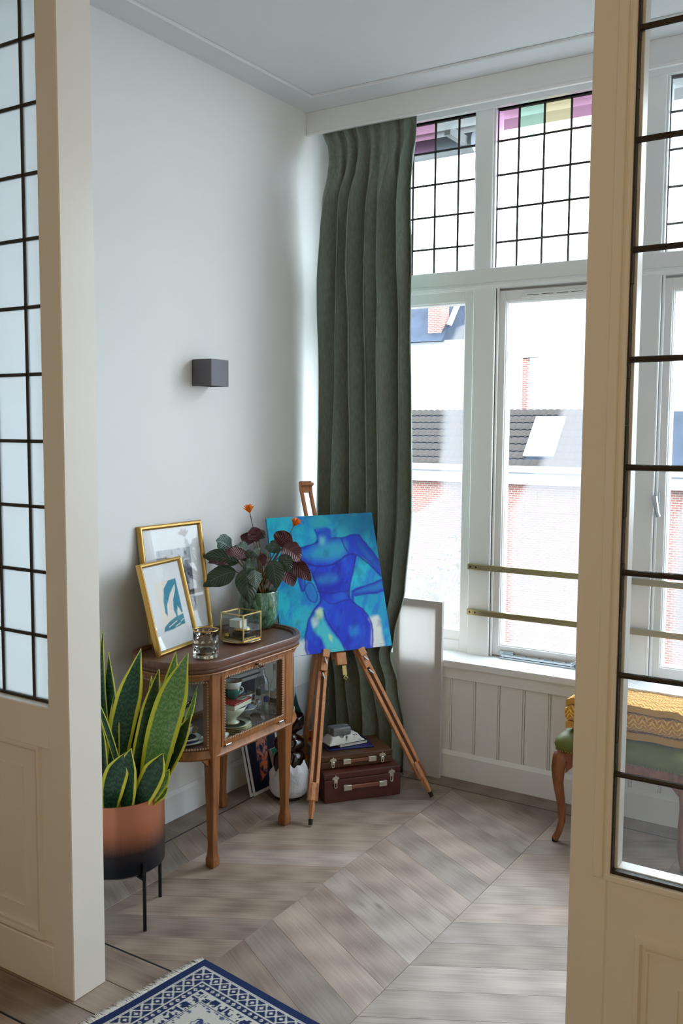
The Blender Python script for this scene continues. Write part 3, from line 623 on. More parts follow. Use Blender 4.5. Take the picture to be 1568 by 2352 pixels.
# painting: blue torso on turquoise
def torso():
    p = Paint(200, 228, .506, .574); wx = vnoise(p.X*12, p.Y*12, 21, 3)-.5; wy = vnoise(p.X*12, p.Y*12, 22, 3)-.5; p.X = p.X+wx*.018; p.Y = p.Y+wy*.018; X, Y = p.X, 1-p.Y                                      # Y downwards, as drawn
    # corners of the drawing plan used to lay out the figure
    A = np.array([[937-105, 1083-937], [294-333, 1337-294]], float); Ai = np.linalg.inv(A); F = lambda x, y: tuple(Ai @ np.array([x-105, y-333.]))
    def Q(pts, closed=True):
        P = [np.array((F(x, y)[0], 1-F(x, y)[1])) for x, y in pts]; n = len(P); out = []
        for i in range(n if closed else n-1):
            g = (lambda k: P[k % n]) if closed else (lambda k: P[min(max(k, 0), n-1)])
            a, b, c, d = g(i-1), g(i), g(i+1), g(i+2)
            for t in (0, .25, .5, .75): out.append(tuple(.5*(2*b+(c-a)*t+(2*a-5*b+4*c-d)*t*t+(3*b-a-3*c+d)*t**3)))
        return out if closed else out+[tuple(P[-1])]
    n1 = vnoise(X*7+3, Y*5, 1, 5); n2 = vnoise(X*16+Y*9, Y*5-X*3, 2, 4); n3 = vnoise(X*30, Y*30, 3, 3)
    p.fill((0, 158, 206)); p.fill((20, 190, 218), sst(.48, .66, n1)); p.fill((0, 116, 214), sst(.50, .68, n2)*.7); p.fill((50, 200, 216), sst(.54, .72, vnoise(X*5+Y*4, Y*5-X*3, 9, 4))*.6)
    p.poly((0, 112, 170), Q([(640, 300), (950, 290), (975, 480), (700, 440)]), .06, .55)
    body = Q([(345, 575), (480, 535), (492, 470), (478, 420), (600, 415), (615, 492), (700, 492), (790, 470), (850, 505), (830, 610), (808, 650), (770, 800), (748, 905), (765, 975), (860, 1060), (925, 1165), (928, 1360), (440, 1415), (412, 1270), (418, 1180), (470, 1050), (520, 975), (495, 860), (440, 740), (368, 650)])
    p.poly((12, 58, 214), body, .012); sd = poly_sd(X, p.Y*p.h/p.w, [(a, b*p.h/p.w) for a, b in body]); ins = 1-sst(-.01, .01, sd)
    p.fill((8, 32, 190), ins*sst(.44, .62, n2)*.85); p.fill((14, 92, 226), ins*sst(.52, .72, vnoise(X*9+Y*3, Y*4-X*2, 17, 4))*.7)
    p.poly((12, 66, 206), Q([(790, 475), (850, 495), (935, 600), (990, 680), (1003, 805), (960, 760), (880, 670), (815, 620)]), .012); p.poly((24, 112, 200), Q([(830, 540), (930, 650), (975, 730), (880, 640)]), .03, .8)
    p.poly((14, 60, 196), Q([(1020, 828), (900, 868), (770, 912), (785, 1075), (800, 1080), (790, 965), (815, 948), (1025, 922)]), .010); p.poly((10, 130, 205), Q([(1015, 850), (880, 890), (800, 925), (1020, 900)]), .02, .8)
    for c, pts, sf, a in (((40, 170, 205), [(480, 560), (640, 520), (730, 540), (700, 640), (560, 660), (430, 640)], .05, .9), ((16, 132, 218), [(350, 600), (480, 570), (430, 640)], .03, .8),
                          ((110, 210, 215), [(520, 480), (560, 480), (555, 540), (520, 540)], .03, .9), ((40, 150, 220), [(500, 790), (640, 780), (640, 830), (520, 840)], .04, .7), ((20, 110, 222), [(640, 930), (740, 920), (700, 985), (640, 975)], .03, .6),
                          ((70, 205, 215), [(490, 1060), (540, 1040), (555, 1120), (620, 1220), (690, 1310), (710, 1385), (600, 1395), (540, 1260), (480, 1200), (458, 1130)], .02, .95), ((205, 232, 190), [(490, 1050), (530, 1035), (540, 1100), (500, 1110)], .02, .95),
                          ((215, 235, 235), [(460, 1110), (500, 1100), (505, 1150), (475, 1170)], .02, .8), ((190, 232, 170), [(590, 1230), (612, 1240), (615, 1285), (595, 1270)], .012, .8), ((20, 140, 225), [(750, 1180), (810, 1175), (815, 1230), (760, 1240)], .03, .8),
                          ((232, 238, 236), [(905, 1125), (985, 1115), (1008, 1250), (1020, 1340), (928, 1350), (926, 1170)], .02, .95), ((232, 236, 238), [(290, 1290), (400, 1260), (415, 1330), (440, 1420), (280, 1430)], .03, .9),
                          ((20, 120, 205), [(405, 880), (430, 838), (470, 850), (500, 930), (490, 980), (440, 960)], .02, .8), ((10, 60, 200), [(350, 740), (375, 745), (402, 890), (375, 890)], .014, .9), ((40, 180, 200), [(430, 335), (590, 335), (560, 400), (480, 420)], .04, .8), ((20, 90, 205), [(520, 430), (590, 425), (610, 480), (530, 480)], .03, .7)):
        p.poly(c, Q(pts), sf, a)
    dk = (8, 26, 160)
    for pts, w in (([(350, 740), (362, 830), (385, 892), (405, 870), (398, 760)], .006), ([(405, 880), (430, 838), (470, 850), (500, 930), (490, 980), (440, 960), (405, 880)], .004), ([(350, 570), (480, 535), (500, 520)], .005), ([(620, 492), (700, 492), (800, 470), (850, 500), (1000, 690)], .005), ([(695, 500), (715, 560), (745, 610)], .005), ([(375, 665), (480, 705), (620, 700), (740, 630), (800, 630)], .007), ([(440, 735), (500, 860), (525, 975), (470, 1050), (418, 1180), (412, 1300), (440, 1410)], .006),
                   ([(805, 640), (770, 800), (748, 905), (765, 980), (860, 1060), (925, 1165), (928, 1350)], .006), ([(540, 960), (620, 1000), (740, 975)], .004), ([(505, 905), (600, 920), (740, 910)], .004), ([(545, 1050), (600, 1160), (690, 1290), (715, 1385)], .005), ([(820, 635), (900, 700), (1003, 800)], .006), ([(520, 700), (470, 760), (490, 850)], .004), ([(770, 912), (1020, 830)], .004), ([(800, 950), (1025, 918)], .004), ([(480, 430), (495, 500), (485, 530)], .004)):
        p.line(dk, Q(pts, False), w*1.15, .006, .9)
    p.fill((0, 30, 110), sst(.6, .82, vnoise(X*10+Y*7, Y*9-X*5, 12, 4))*.30)
    return p
vcolmat('oil_paint', .42, .45, .25, 260)
ra = math.radians(1.6); PU = EU*math.cos(ra)+EV*math.sin(ra); PV = EV*math.cos(ra)-EU*math.sin(ra)
pt = thing('canvas_painting', 'unframed canvas painting of a blue torso on turquoise standing on the easel', 'painting', tuple(ep(-.315, .652, .0)))
PM = frame3((0, 0, 0), PU, PV, EN)
torso().sheet(frame3(EN*.0006, PU, PV, EN), .487, .593).build('painted_face', 'oil_paint', pt, fix=False)
plain('canvas_edge', lin(20, 104, 172), .7); MB().box(0, .487, 0, .593, -.018, 0, PM).build('stretched_canvas', 'canvas_edge', pt, bevel=.002)

# ---------------------------------------------------------------- two cases with things on top
woodmat('case_brown', lin(70, 44, 27), lin(98, 66, 42), (6, 40, 40), .4); plain('case_red', lin(84, 40, 31), .38, var=.25, vscale=20, bump=.08, bscale=240); plain('strap_brown', lin(124, 74, 58), .55); plain('nickel', lin(205, 200, 186), .28, .9)
CE = (.615, .7885); crz = math.atan2(CE[1], CE[0])
def case(name, lab, mat, loc, L, D, Hh, split, lid_mat, handle, latch, ck=1.):
    t = thing(name, lab, 'case', loc, crz)
    MB().box(0, L, 0, D, 0, split).build('body', mat, t, bevel=.004, seg=2); MB().box(-.001, L+.001, -.001, D, split+.001, Hh).build('lid', lid_mat, t, bevel=.005, seg=2)
    h0, h1, hz, hh = handle; h = MB().box(h0, h1, -.014, -.004, hz-hh, hz+hh).build('handle', 'strap_brown', t, bevel=.003)
    for a, b in ((h0-.012, h0+.024), (h1-.024, h1+.012)): MB().box(a, b, -.0165, .001, hz-hh-.003, hz+hh+.003).build('handle_cap', 'nickel', h, bevel=.002)
    for x in latch:
        l = MB().box(x-.009, x+.009, -.006, .001, split-.014, split+.004).cyl((x, -.008, split-.006), (x, -.002, split-.006), .007, n=10).build('latch', 'nickel', t, bevel=.0015)
        MB().prism([(-.016, 0), (.016, 0), (.012, .010), (.004, .012), (0, .020), (-.004, .012), (-.012, .010)], -.005, .0, frame3((x, -.001, split+.003), (1, 0, 0), (0, 0, 1), (0, 1, 0))).build('hasp', 'nickel', l)
        MB().tube([(x-.005, -.005, split-.012), (x-.005, -.006, split-.012-.018*ck), (x, -.006, split-.012-.023*ck), (x+.005, -.006, split-.012-.018*ck), (x+.005, -.005, split-.012)], .0025, 6).build('catch', 'nickel', l, smooth=True)
    return t
case('suitcase', 'reddish brown hard case standing on the floor, lower of two', 'case_red', (-2.089, 3.161, 0), .341, .235, .126, .098, 'case_red', (.092, .262, .062, .009), (.047, .298))
case('paint_box', 'flat brown wooden paint box lying on the reddish case', 'case_brown', (-2.128, 3.192, .1275), .322, .205, .056, .030, 'case_brown', (.105, .232, .028, .008), (.052, .275), .5)
def onbox(s, d, z): return (-2.128+CE[0]*s-CE[1]*d, 3.192+CE[1]*s+CE[0]*d, z)
plain('magazine_blue', lin(28, 40, 108), .3, var=.5, vscale=30); plain('book_navy', lin(24, 32, 52), .4); plain('paper', lin(226, 226, 224), .8)
o = thing('magazine', 'glossy dark blue magazine lying on the wooden paint box', 'magazine', onbox(.05, .055, .1835), crz-.05); MB().box(0, .205, 0, .15, 0, .007).build('cover', 'magazine_blue', o, bevel=.002); MB().box(.002, .203, .002, .151, .0015, .0055).build('pages', 'paper', o)
o = thing('book', 'dark navy hardback book lying on the blue magazine', 'book', onbox(.105, .060, .191), crz+.18); MB().box(0, .140, 0, .105, 0, .002).box(0, .140, 0, .105, .014, .016).box(0, .14, .103, .105, 0, .016).build('cover', 'book_navy', o); MB().box(.003, .137, .003, .103, .002, .014).build('pages', 'paper', o)
# soft packet with printed marks
vcolmat('packet_paper', .6)
def packet():
    t = thing('paper_packet', 'crumpled white paper packet with dark print lying on the navy book', 'packet', onbox(.045, .09, .2075), crz+.22)
    m = MB(); nu, nv = 40, 28
    def top(u, v):
        e = min(1, 7*u, 7*(1-u)); h = .030*min(1, (1-(2*v-1)**8)**.5)*max(.12, e)+.002*math.sin(37*u+9*v)*math.sin(23*v+5*u); return Vector((u*.175, (v-.5)*(.075+.02*(1-e)), max(.0005, h)))
    m.grid(top, nu, nv)
    C = np.tile(np.array(lin(222, 222, 220)), (len(m.v), 1)); R = random.Random(5)
    for j in range(nv+1):
        for i in range(nu+1):
            u, v = i/nu, j/nv
            if .34 < u < .60 and .02 < v < .20 and R.random() < .5: C[j*(nu+1)+i] = lin(38, 40, 44)
            if .72 < u < .84 and .04 < v < .14 and R.random() < .7: C[j*(nu+1)+i] = lin(40, 40, 42)
    o0 = len(m.v); m.grid(lambda u, v: Vector((u*.175, (v-.5)*.09, 0)), 1, 1); m.c = np.vstack([C, np.tile(np.array(lin(222, 222, 220)), (4, 1))])
    m.build('wrapper', 'packet_paper', t, smooth='all', fix=False)
packet()
plain('clay_grey', lin(112, 116, 122), .3, spec=.6, var=.25, vscale=25, bump=.5, bscale=45)
t = thing('clay_block', 'grey plastic-wrapped clay block on top of the white packet', 'block', onbox(.075, .105, .235), crz+.15)
m = MB(); m.box(0, .088, -.030, .032, 0, .036); o = m.build('wrapped_block', 'clay_grey', t, bevel=.009, seg=3, smooth='all')
MB().tube([(-.002, 0, .018), (.0, .0, .038), (.045, .002, .0385), (.089, 0, .036), (.0905, 0, .015)], .0022, 6).build('wrap_seam', 'clay_grey', t)
# ---------------------------------------------------------------- display cabinet
woodmat('cabinet_oak', lin(112, 68, 36), lin(162, 106, 60), (40, 40, 4), .38); woodmat('tray_wood', lin(86, 56, 45), lin(118, 82, 67), (40, 5, 40), .36); plain('bead_brown', lin(176, 146, 122), .35, var=.1); plain('knob_metal', lin(120, 110, 100), .3, .7)
glassmat('cabinet_glass', (.93, .96, .955, 1), .7); glassmat('crystal', (.90, .94, .95, 1), 2.6, .03, .07, (.9, .95, 1, 1), edge=(.35, .40, .42, 1)); glassmat('smoke_glass', (.74, .74, .70, 1), 2.4, .04, .04, edge=(.28, .27, .24, 1))
solidglass('smoke_solid', lin(222, 220, 210)); solidglass('crystal_solid', lin(246, 250, 252))
XC, AX, YC0, E0, YC1, E1 = -2.2675, .1925, 2.50, .16, 2.90, .195
def outline(off, n=16):
    a, e0, e1 = AX-off, E0-off, E1-off; P = []
    for i in range(9): P.append((XC+a, YC0+(YC1-YC0)*i/8))
    for i in range(1, n): t = PI*i/n; P.append((XC+a*math.cos(t), YC1+e1*math.sin(t)))
    for i in range(9): P.append((XC-a, YC1+(YC0-YC1)*i/8))
    for i in range(1, n): t = PI+PI*i/n; P.append((XC+a*math.cos(t), YC0+e0*math.sin(t)))
    return P
def ringloft(prof, closed=True):
    loops = [[Vector((x, y, z)) for x, y in outline(o)] for o, z in prof]
    if closed: loops.append(loops[0])
    return MB().loft(loops, caps=False)
cab = thing('display_cabinet', 'small oak display cabinet with curved glass ends and oval tray top', 'cabinet', (0, 0, 0))
m = MB(); L_ = [[Vector((x, y, z)) for x, y in outline(o)] for o, z in [(.014, .708), (.006, .709), (.0035, .714), (.0035, .719), (.006, .7215), (.006, .7235), (.001, .726), (0, .731), (0, .742), (.0006, .7460), (.0028, .7488), (.0045, .749), (.017, .749), (.0185, .7478), (.019, .7455), (.0225, .7445), (.0265, .7425), (.028, .7395), (.0282, .7358), (.0285, .7355), (.06, .7355)]]
m.loft(L_, True); m.build('tray_top', 'tray_wood', cab, smooth=20.)
ringloft([(.010, .7075), (.004, .7065), (.002, .7035), (.004, .7005), (.012, .6995), (.03, .700), (.03, .7075)]).build('tray_moulding', 'cabinet_oak', cab, smooth=True)
ringloft([(.018, .680), (.014, .690), (.016, .7), (.045, .7), (.045, .680)]).build('top_rail', 'cabinet_oak', cab, smooth=True)
ringloft([(.016, .398), (.012, .405), (.016, .412), (.020, .430), (.045, .430), (.045, .398)]).build('bottom_rail', 'cabinet_oak', cab, smooth=True)
MB().prism(outline(.03), .404, .415).build('shelf', 'tray_wood', cab)
PY = [(2.478, .046), (2.910, .050)]
for py, w in PY:
    for px in (-2.112, -2.428):
        lv = [(.707, w/2, .022), (.43, w/2, .022), (.39, w/2-.002, .021), (.30, .019, .019), (.075, .0130, .0130), (.05, .0145, .0145), (.03, .0185, .0185), (.008, .0185, .0185), (0., .016, .016)]
        MB().loft([[Vector((px+sx*hx, py+sy*hy, z)) for sx, sy in ((1, 1), (-1, 1), (-1, -1), (1, -1))] for z, hy, hx in lv]).build('leg', 'cabinet_oak', cab, bevel=.002)
    for px in (-2.112, -2.428):
        sg = -1 if py < 2.6 else 1
        MB().prism([(0, 0), (.03, 0), (0, -.03)], -.006, .006, frame3((px, py+sg*w/2, .399), (0, sg, 0), (0, 0, 1), (1, 0, 0))).build('corner_bracket', 'cabinet_oak', cab)
def beads(path, step=.0094, r=.0042):
    m = MB(); d = 0.; acc = 0.
    for a, b in zip(path[:-1], path[1:]):
        a, b = Vector(a), Vector(b); L = (b-a).length; t = acc
        while t < L: m.ball(a+(b-a)*(t/L), r, 6, 4); t += step
        acc = t-L
    return m
# drop-front glass door
XD = -2.089; dy0, dy1, dz0, dz1 = 2.504, 2.882, .432, .700
dr = MB(); w = .016
dr.box(XD-.014, XD, dy0, dy0+w, dz0, dz1); dr.box(XD-.014, XD, dy1-w, dy1, dz0, dz1); dr.box(XD-.014, XD, dy0+w, dy1-w, dz0, dz0+.020); dr.box(XD-.014, XD, dy0+w, dy1-w, dz1-.022, dz1)
dr = dr.build('glass_door', 'cabinet_oak', cab, bevel=.0015)
MB().box(XD-.009, XD-.006, dy0+w, dy1-w, dz0+.02, dz1-.022).build('glass_pane', 'cabinet_glass', dr)
q = [(XD-.001, dy0+w, dz0+.020), (XD-.001, dy1-w, dz0+.020), (XD-.001, dy1-w, dz1-.022), (XD-.001, dy0+w, dz1-.022), (XD-.001, dy0+w, dz0+.020)]
beads(q).build('bead_trim', 'bead_brown', dr, smooth='all')['kind'] = 'stuff'
MB().lathe([(0, 0), (.004, 0), (.003, .008), (.007, .012), (.006, .017), (0, .019)], 12, (XD, 2.700, .688), Matrix.Rotation(PI/2, 4, 'Y')).build('knob', 'knob_metal', dr, smooth='all')
for y in (2.525, 2.842): MB().box(XD-.004, XD+.0025, y, y+.030, .426, .434).build('hinge', 'steel', dr, bevel=.001)
# curved ends, back pane
ol = outline(.024, 40)
def arc(cond): return [p for p in ol if cond(p)]
left_arc = [(XC+(AX-.024)*math.cos(t), YC0+(E0-.024)*math.sin(t)) for t in [PI+PI*i/36 for i in range(37)]]; right_arc = [(XC+(AX-.024)*math.cos(t), YC1+(E1-.024)*math.sin(t)) for t in [PI*i/36 for i in range(37)]]
for arcp in (left_arc, right_arc):
    MB().loft([[Vector((x, y, z)) for x, y in arcp] for z in (.430, .680)], caps=False, closed=False).build('curved_glass', 'cabinet_glass', cab, smooth='all')
    p3 = [Vector((x, y, 0)) for x, y in arcp]; i0, i1 = 4, len(p3)-5
    P = [p+Vector((0, 0, .438)) for p in p3[i0:i1+1]]+[p+Vector((0, 0, .673)) for p in p3[i0:i1+1][::-1]]; P.append(P[0])
    beads(P, .0096, .0042).build('bead_trim', 'bead_brown', cab, smooth='all')['kind'] = 'stuff'
    for i in (i0-1, i1+1): MB().tube([p3[i]+Vector((0, 0, .43)), p3[i]+Vector((0, 0, .682))], .008, 8).build('curved_stile', 'cabinet_oak', cab, smooth='all')
MB().box(-2.445, -2.442, 2.50, 2.89, .43, .68).build('back_pane', 'cabinet_glass', cab)

# ---------------------------------------------------------------- china and glass inside the cabinet
ZS = .4155
plain('cream_china', lin(226, 226, 206), .2, spec=.6); plain('white_china', lin(236, 238, 240), .18, spec=.6); plain('dark_green_glaze', lin(24, 58, 46), .2, spec=.6); plain('gold', lin(206, 168, 92), .25, 1.); plain('teal_glaze', lin(18, 104, 104), .2, spec=.6); plain('cobalt', lin(30, 52, 150), .25, spec=.6); plain('red_print', lin(170, 34, 36), .4, var=.5, vscale=40); plain('black_cap', lin(22, 22, 26), .4); plain('blue_cap', lin(32, 50, 150), .35); plain('shell_white', lin(226, 226, 216), .5, var=.3, vscale=60); plain('label_white', lin(232, 230, 222), .6); plain('label_red', lin(170, 30, 44), .6); plain('shot_ink', lin(26, 26, 30), .6)
def bluewhite():
    t = NT('blue_white_china'); f = t.noise(t.coord('Object'), 60, 3, .6, 1.5); MATS['blue_white_china'] = t.fin(t.bsdf(t.ramp(f, (.46, lin(236, 240, 244)), (.54, lin(58, 98, 186))), .18, 0, .6).outputs[0])
bluewhite()
def plate(lab, x, y, z, r, hgt=.014, mat='cream_china', centre=None, rim='gold', grp=None, nm='plate'):
    t = thing(nm, lab, 'plate', (x, y, z), 0, grp)
    MB().lathe([(0, .0), (r*.55, 0), (r*.58, .003), (r*.72, .006), (r, hgt), (r, hgt+.0018), (r*.70, .009), (r*.55, .0055), (0, .0052)], 32).build('dish', mat, t, smooth='all')
    if centre: MB().lathe([(0, .0062), (r*.52, .0062), (r*.68, .0092), (r*.66, .0086), (0, .0054)], 32).build('glazed_centre', centre, t, smooth='all')
    if rim: MB().lathe([(r-.0008, hgt+.0004), (r+.0006, hgt+.001), (r-.0008, hgt+.0024), (r-.002, hgt+.001), (r-.0008, hgt+.0004)], 32).build('gilt_rim', rim, t, smooth='all')
    return t
def cup(lab, x, y, z, r, h, mat, hand=0., grp=None, rim='gold', foot=.5):
    t = thing('teacup', lab, 'cup', (x, y, z), hand, grp)
    MB().lathe([(0, .004), (r*foot, .004), (r*foot*1.05, 0), (r*foot*1.08, .005), (r*.78, h*.30), (r*.92, h*.6), (r, h), (r*.96, h), (r*.86, h*.6), (r*.7, h*.32), (0, .010)], 28).build('bowl', mat, t, smooth='all')
    MB().tube([(r*.93, 0, h*.80), (r*1.25, 0, h*.92), (r*1.48, 0, h*.74), (r*1.40, 0, h*.46), (r*1.08, 0, h*.34), (r*.82, 0, h*.36)], r*.085, 8).build('handle', 'white_china' if rim == 'gold' else 'gold', t, smooth='all')
    MB().lathe([(r-.001, h-.001), (r+.0008, h), (r-.001, h+.001), (r-.0025, h), (r-.001, h-.001)], 28).build('gilt_rim', 'gold', t, smooth='all')
    return t
for i in range(4): plate('green-centred cream plate with gilt rim, topmost of the stack in the cabinet' if i == 3 else 'cream plate in the lower stack behind the cabinet door', -2.205, 2.702, ZS+.0065*i, .078-.001*i, .013, centre='dark_green_glaze' if i == 3 else None, grp=None if i == 3 else 'cream plates stacked in the cabinet')
zb = ZS+.0255
t = thing('footed_bowl', 'cream square-topped footed bowl standing on the stacked plates', 'bowl', (-2.205, 2.700, zb+.0065))
MB().lathe([(0, .004), (.026, .004), (.030, 0), (.030, .003), (.016, .012), (.020, .020), (.046, .045), (.058, .066), (.055, .066), (.043, .046), (0, .022)], 32).build('bowl', 'cream_china', t, smooth='all'); MB().lathe([(.029, .0), (.0312, .001), (.030, .0035), (.028, .001), (.029, 0)], 32).build('gilt_foot', 'gold', t, smooth='all')
t = thing('printed_tin', 'flat cream tin with red printed lid and barcode sticker on the footed bowl', 'tin', (-2.205, 2.700, zb+.0735), .12)
MB().box(-.052, .052, -.060, .060, 0, .018).build('tin_body', 'cream_china', t, bevel=.003); MB().box(-.053, .053, -.061, .061, .018, .024).build('lid', 'red_print', t, bevel=.002)
st = MB().box(.016, .044, .006, .050, .0240, .0246).build('sticker', 'label_white', t)
for i in range(7): MB().box(.020, .040, .011+.005*i, .0125+.005*i+.0012*(i % 2), .0246, .0249).build('barcode_bar', 'shot_ink', st)
cup('teal and white teacup standing on the red printed tin', -2.205, 2.705, zb+.0985, .032, .042, 'teal_glaze', 1.2)
cup('white teacup with brown sprig pattern stacked in the teal cup', -2.205, 2.705, zb+.1265, .036, .040, 'white_china', 2.0)
for i in range(2): plate('white soup bowl stacked under the blue and white cup', -2.265, 2.850, ZS+.011*i, .058, .022, 'white_china', grp='white bowls stacked under the blue cup', nm='soup_bowl')
plate('white saucer under the blue and white cup', -2.265, 2.850, ZS+.036, .054, .008, 'white_china', nm='saucer')
cup('blue and white patterned teacup with a looped handle', -2.265, 2.850, ZS+.0445, .036, .058, 'blue_white_china', .9)
def bottle(nm, lab, x, y, prof, mat, cap=None, capmat=None, n=24):
    t = thing(nm, lab, 'bottle', (x, y, ZS)); MB().lathe(prof, n).build('glass_body', mat, t, smooth='all')
    if cap: MB().lathe(cap, 16).build('cap', capmat, t, smooth=True)
    return t
# cut-glass decanter: facets by twisted diamond grid
t = thing('decanter', 'cut-crystal decanter with round ball stopper in the cabinet', 'decanter', (-2.155, 2.795, ZS))
def dec(u, v):
    z = v*.056; rr = .030*(1-(abs(v-.48)/.62)**2.6)+.004; a = u*2*PI; rr *= 1+.035*math.sin(a*11+v*16)*math.sin(a*11-v*16)*min(1, 6*v, 5*(1-v)); return Vector((rr*math.cos(a), rr*math.sin(a), z))
MB().loft([[dec(j/88, i/26) for j in range(88)] for i in range(27)]).build('cut_body', 'crystal_solid', t, smooth=True); MB().lathe([(.013, .054), (.0085, .060), (.0085, .068), (.013, .073), (.011, .073), (.006, .066)], 20).build('neck', 'crystal', t, smooth='all')
MB().ball((0, 0, .092), .0155, 14, 10).cyl((0, 0, .066), (0, 0, .080), .006, .007, 12).build('stopper', 'crystal_solid', t, smooth='all')
t = bottle('spirit_bottle', 'tall clear bottle with cream capsule and red band in the cabinet', -2.250, 2.945, [(0, 0), (.026, 0), (.028, .004), (.028, .120), (.024, .140), (.011, .160), (.0105, .200)], 'crystal', [(.0125, .186), (.0125, .226), (.011, .228), (0, .228)], 'label_white')
MB().lathe([(.0128, .190), (.0128, .195)], 16).build('red_band', 'label_red', t, smooth='all'); MB().lathe([(.0284, .030), (.0284, .085)], 24).build('label', 'label_white', t, smooth='all')
def text_mesh(txt, size):
    cu_ = bpy.data.curves.new('text', 'FONT'); cu_.body = txt; cu_.size = size; cu_.extrude = .0002; cu_.align_x = 'CENTER'; o = bpy.data.objects.new('text', cu_); COL.objects.link(o)
    bpy.context.view_layer.update(); me = bpy.data.meshes.new_from_object(o.evaluated_get(bpy.context.evaluated_depsgraph_get())); bpy.data.objects.remove(o); return me
va = math.atan2(-2.945, 2.25)
def stick_text(par, txt, size, r, z):
    o = link('printed_number', text_mesh(txt, size), 'shot_ink', par); d = Vector((math.cos(va), math.sin(va), 0)); o.matrix_local = frame3(d*r+Vector((0, 0, z)), (-d.y, d.x, 0), (0, 0, 1), d)
stick_text(t, '12', .010, .0130, .206)
t = bottle('square_bottle', 'second tall clear bottle with dark lower label in the cabinet', -2.195, 2.965, [(0, 0), (.022, 0), (.024, .004), (.024, .110), (.020, .128), (.010, .145), (.010, .185)], 'crystal', [(.011, .180), (.011, .205), (0, .206)], 'label_white')
MB().lathe([(.0245, .055), (.0245, .098)], 24).build('label', 'label_white', t, smooth='all'); MB().lathe([(.0248, .052), (.0248, .070)], 24).build('dark_band', 'shot_ink', t, smooth='all'); stick_text(t, '7', .014, .0249, .078)
bottle('miniature_bottle', 'small clear bottle with black cap behind the decanter', -2.222, 2.888, [(0, 0), (.017, 0), (.018, .003), (.018, .055), (.009, .075), (.008, .100)], 'crystal', [(.0105, .092), (.0105, .112), (.009, .114), (0, .114)], 'black_cap')
bottle('miniature_bottle', 'small clear bottle with blue cap beside the decanter', -2.172, 2.872, [(0, 0), (.015, 0), (.016, .003), (.016, .045), (.009, .065), (.008, .085)], 'crystal', [(.0105, .078), (.0105, .095), (.009, .097), (0, .097)], 'blue_cap')
def stem_glass(lab, x, y, r, h, bowl, grp=None, nm='stem_glass'):
    t = thing(nm, lab, 'glass', (x, y, ZS), 0, grp); MB().lathe([(0, 0), (r*.62, 0), (r*.62, .002), (.005, .005), (.0035, .012), (.0035, h-bowl), (r*.35, h-bowl*.92), (r*.85, h-bowl*.5), (r, h), (r*.97, h), (r*.82, h-bowl*.48), (0, h-bowl*.86)], 28).build('goblet', 'crystal', t, smooth='all'); return t
stem_glass('small liqueur glass beside the blue-capped bottle', -2.140, 2.862, .013, .050, .026)
t = thing('seashell', 'white ribbed seashell lying behind the cabinet door', 'shell', (-2.155, 2.590, ZS+.001))
def sh(u, v):
    a = (u-.5)*2.6; rr = .040*v*(1+.05*math.cos(u*60)); return Vector((rr*math.sin(a)*1.0, rr*math.cos(a)*.9-.02, .020*math.sin(PI*v*.9)+.001+.0015*math.cos(u*60)*v))
MB().grid(sh, 60, 10).build('ribbed_shell', 'shell_white', t, smooth='all'); MB().ball((-.018, .030, .011), (.013, .024, .0105), 12, 8).ball((.02, .022, .009), (.010, .018, .0085), 12, 8).build('shell_pieces', 'shell_white', t, smooth='all')['kind'] = 'stuff'
# left end: cup on blue-rimmed saucers, coupe, bowl, tumbler
plate('cobalt-banded plate, lower one under the gilt-handled cup', -2.258, 2.505, ZS, .068, .011, 'white_china', 'cobalt'); plate('dark saucer under the gilt-handled cup', -2.258, 2.505, ZS+.0125, .055, .009, 'white_china', 'shot_ink')
cup('white teacup with gilt loop handle in the curved end', -2.262, 2.500, ZS+.0225, .033, .042, 'white_china', .6, rim='all')
stem_glass('wide crystal coupe at the back of the curved end', -2.352, 2.470, .046, .165, .040); stem_glass('broad crystal bowl on a stem behind the gilt-handled cup', -2.360, 2.585, .052, .125, .045, nm='stemmed_bowl')
t = thing('tumbler', 'plain crystal tumbler beside the gilt-handled cup', 'glass', (-2.188, 2.555, ZS)); MB().lathe([(0, .008), (.016, .008), (.018, 0), (.020, .0), (.024, .100), (.022, .100), (.018, .012), (0, .012)], 24).build('tumbler_body', 'crystal', t, smooth='all')

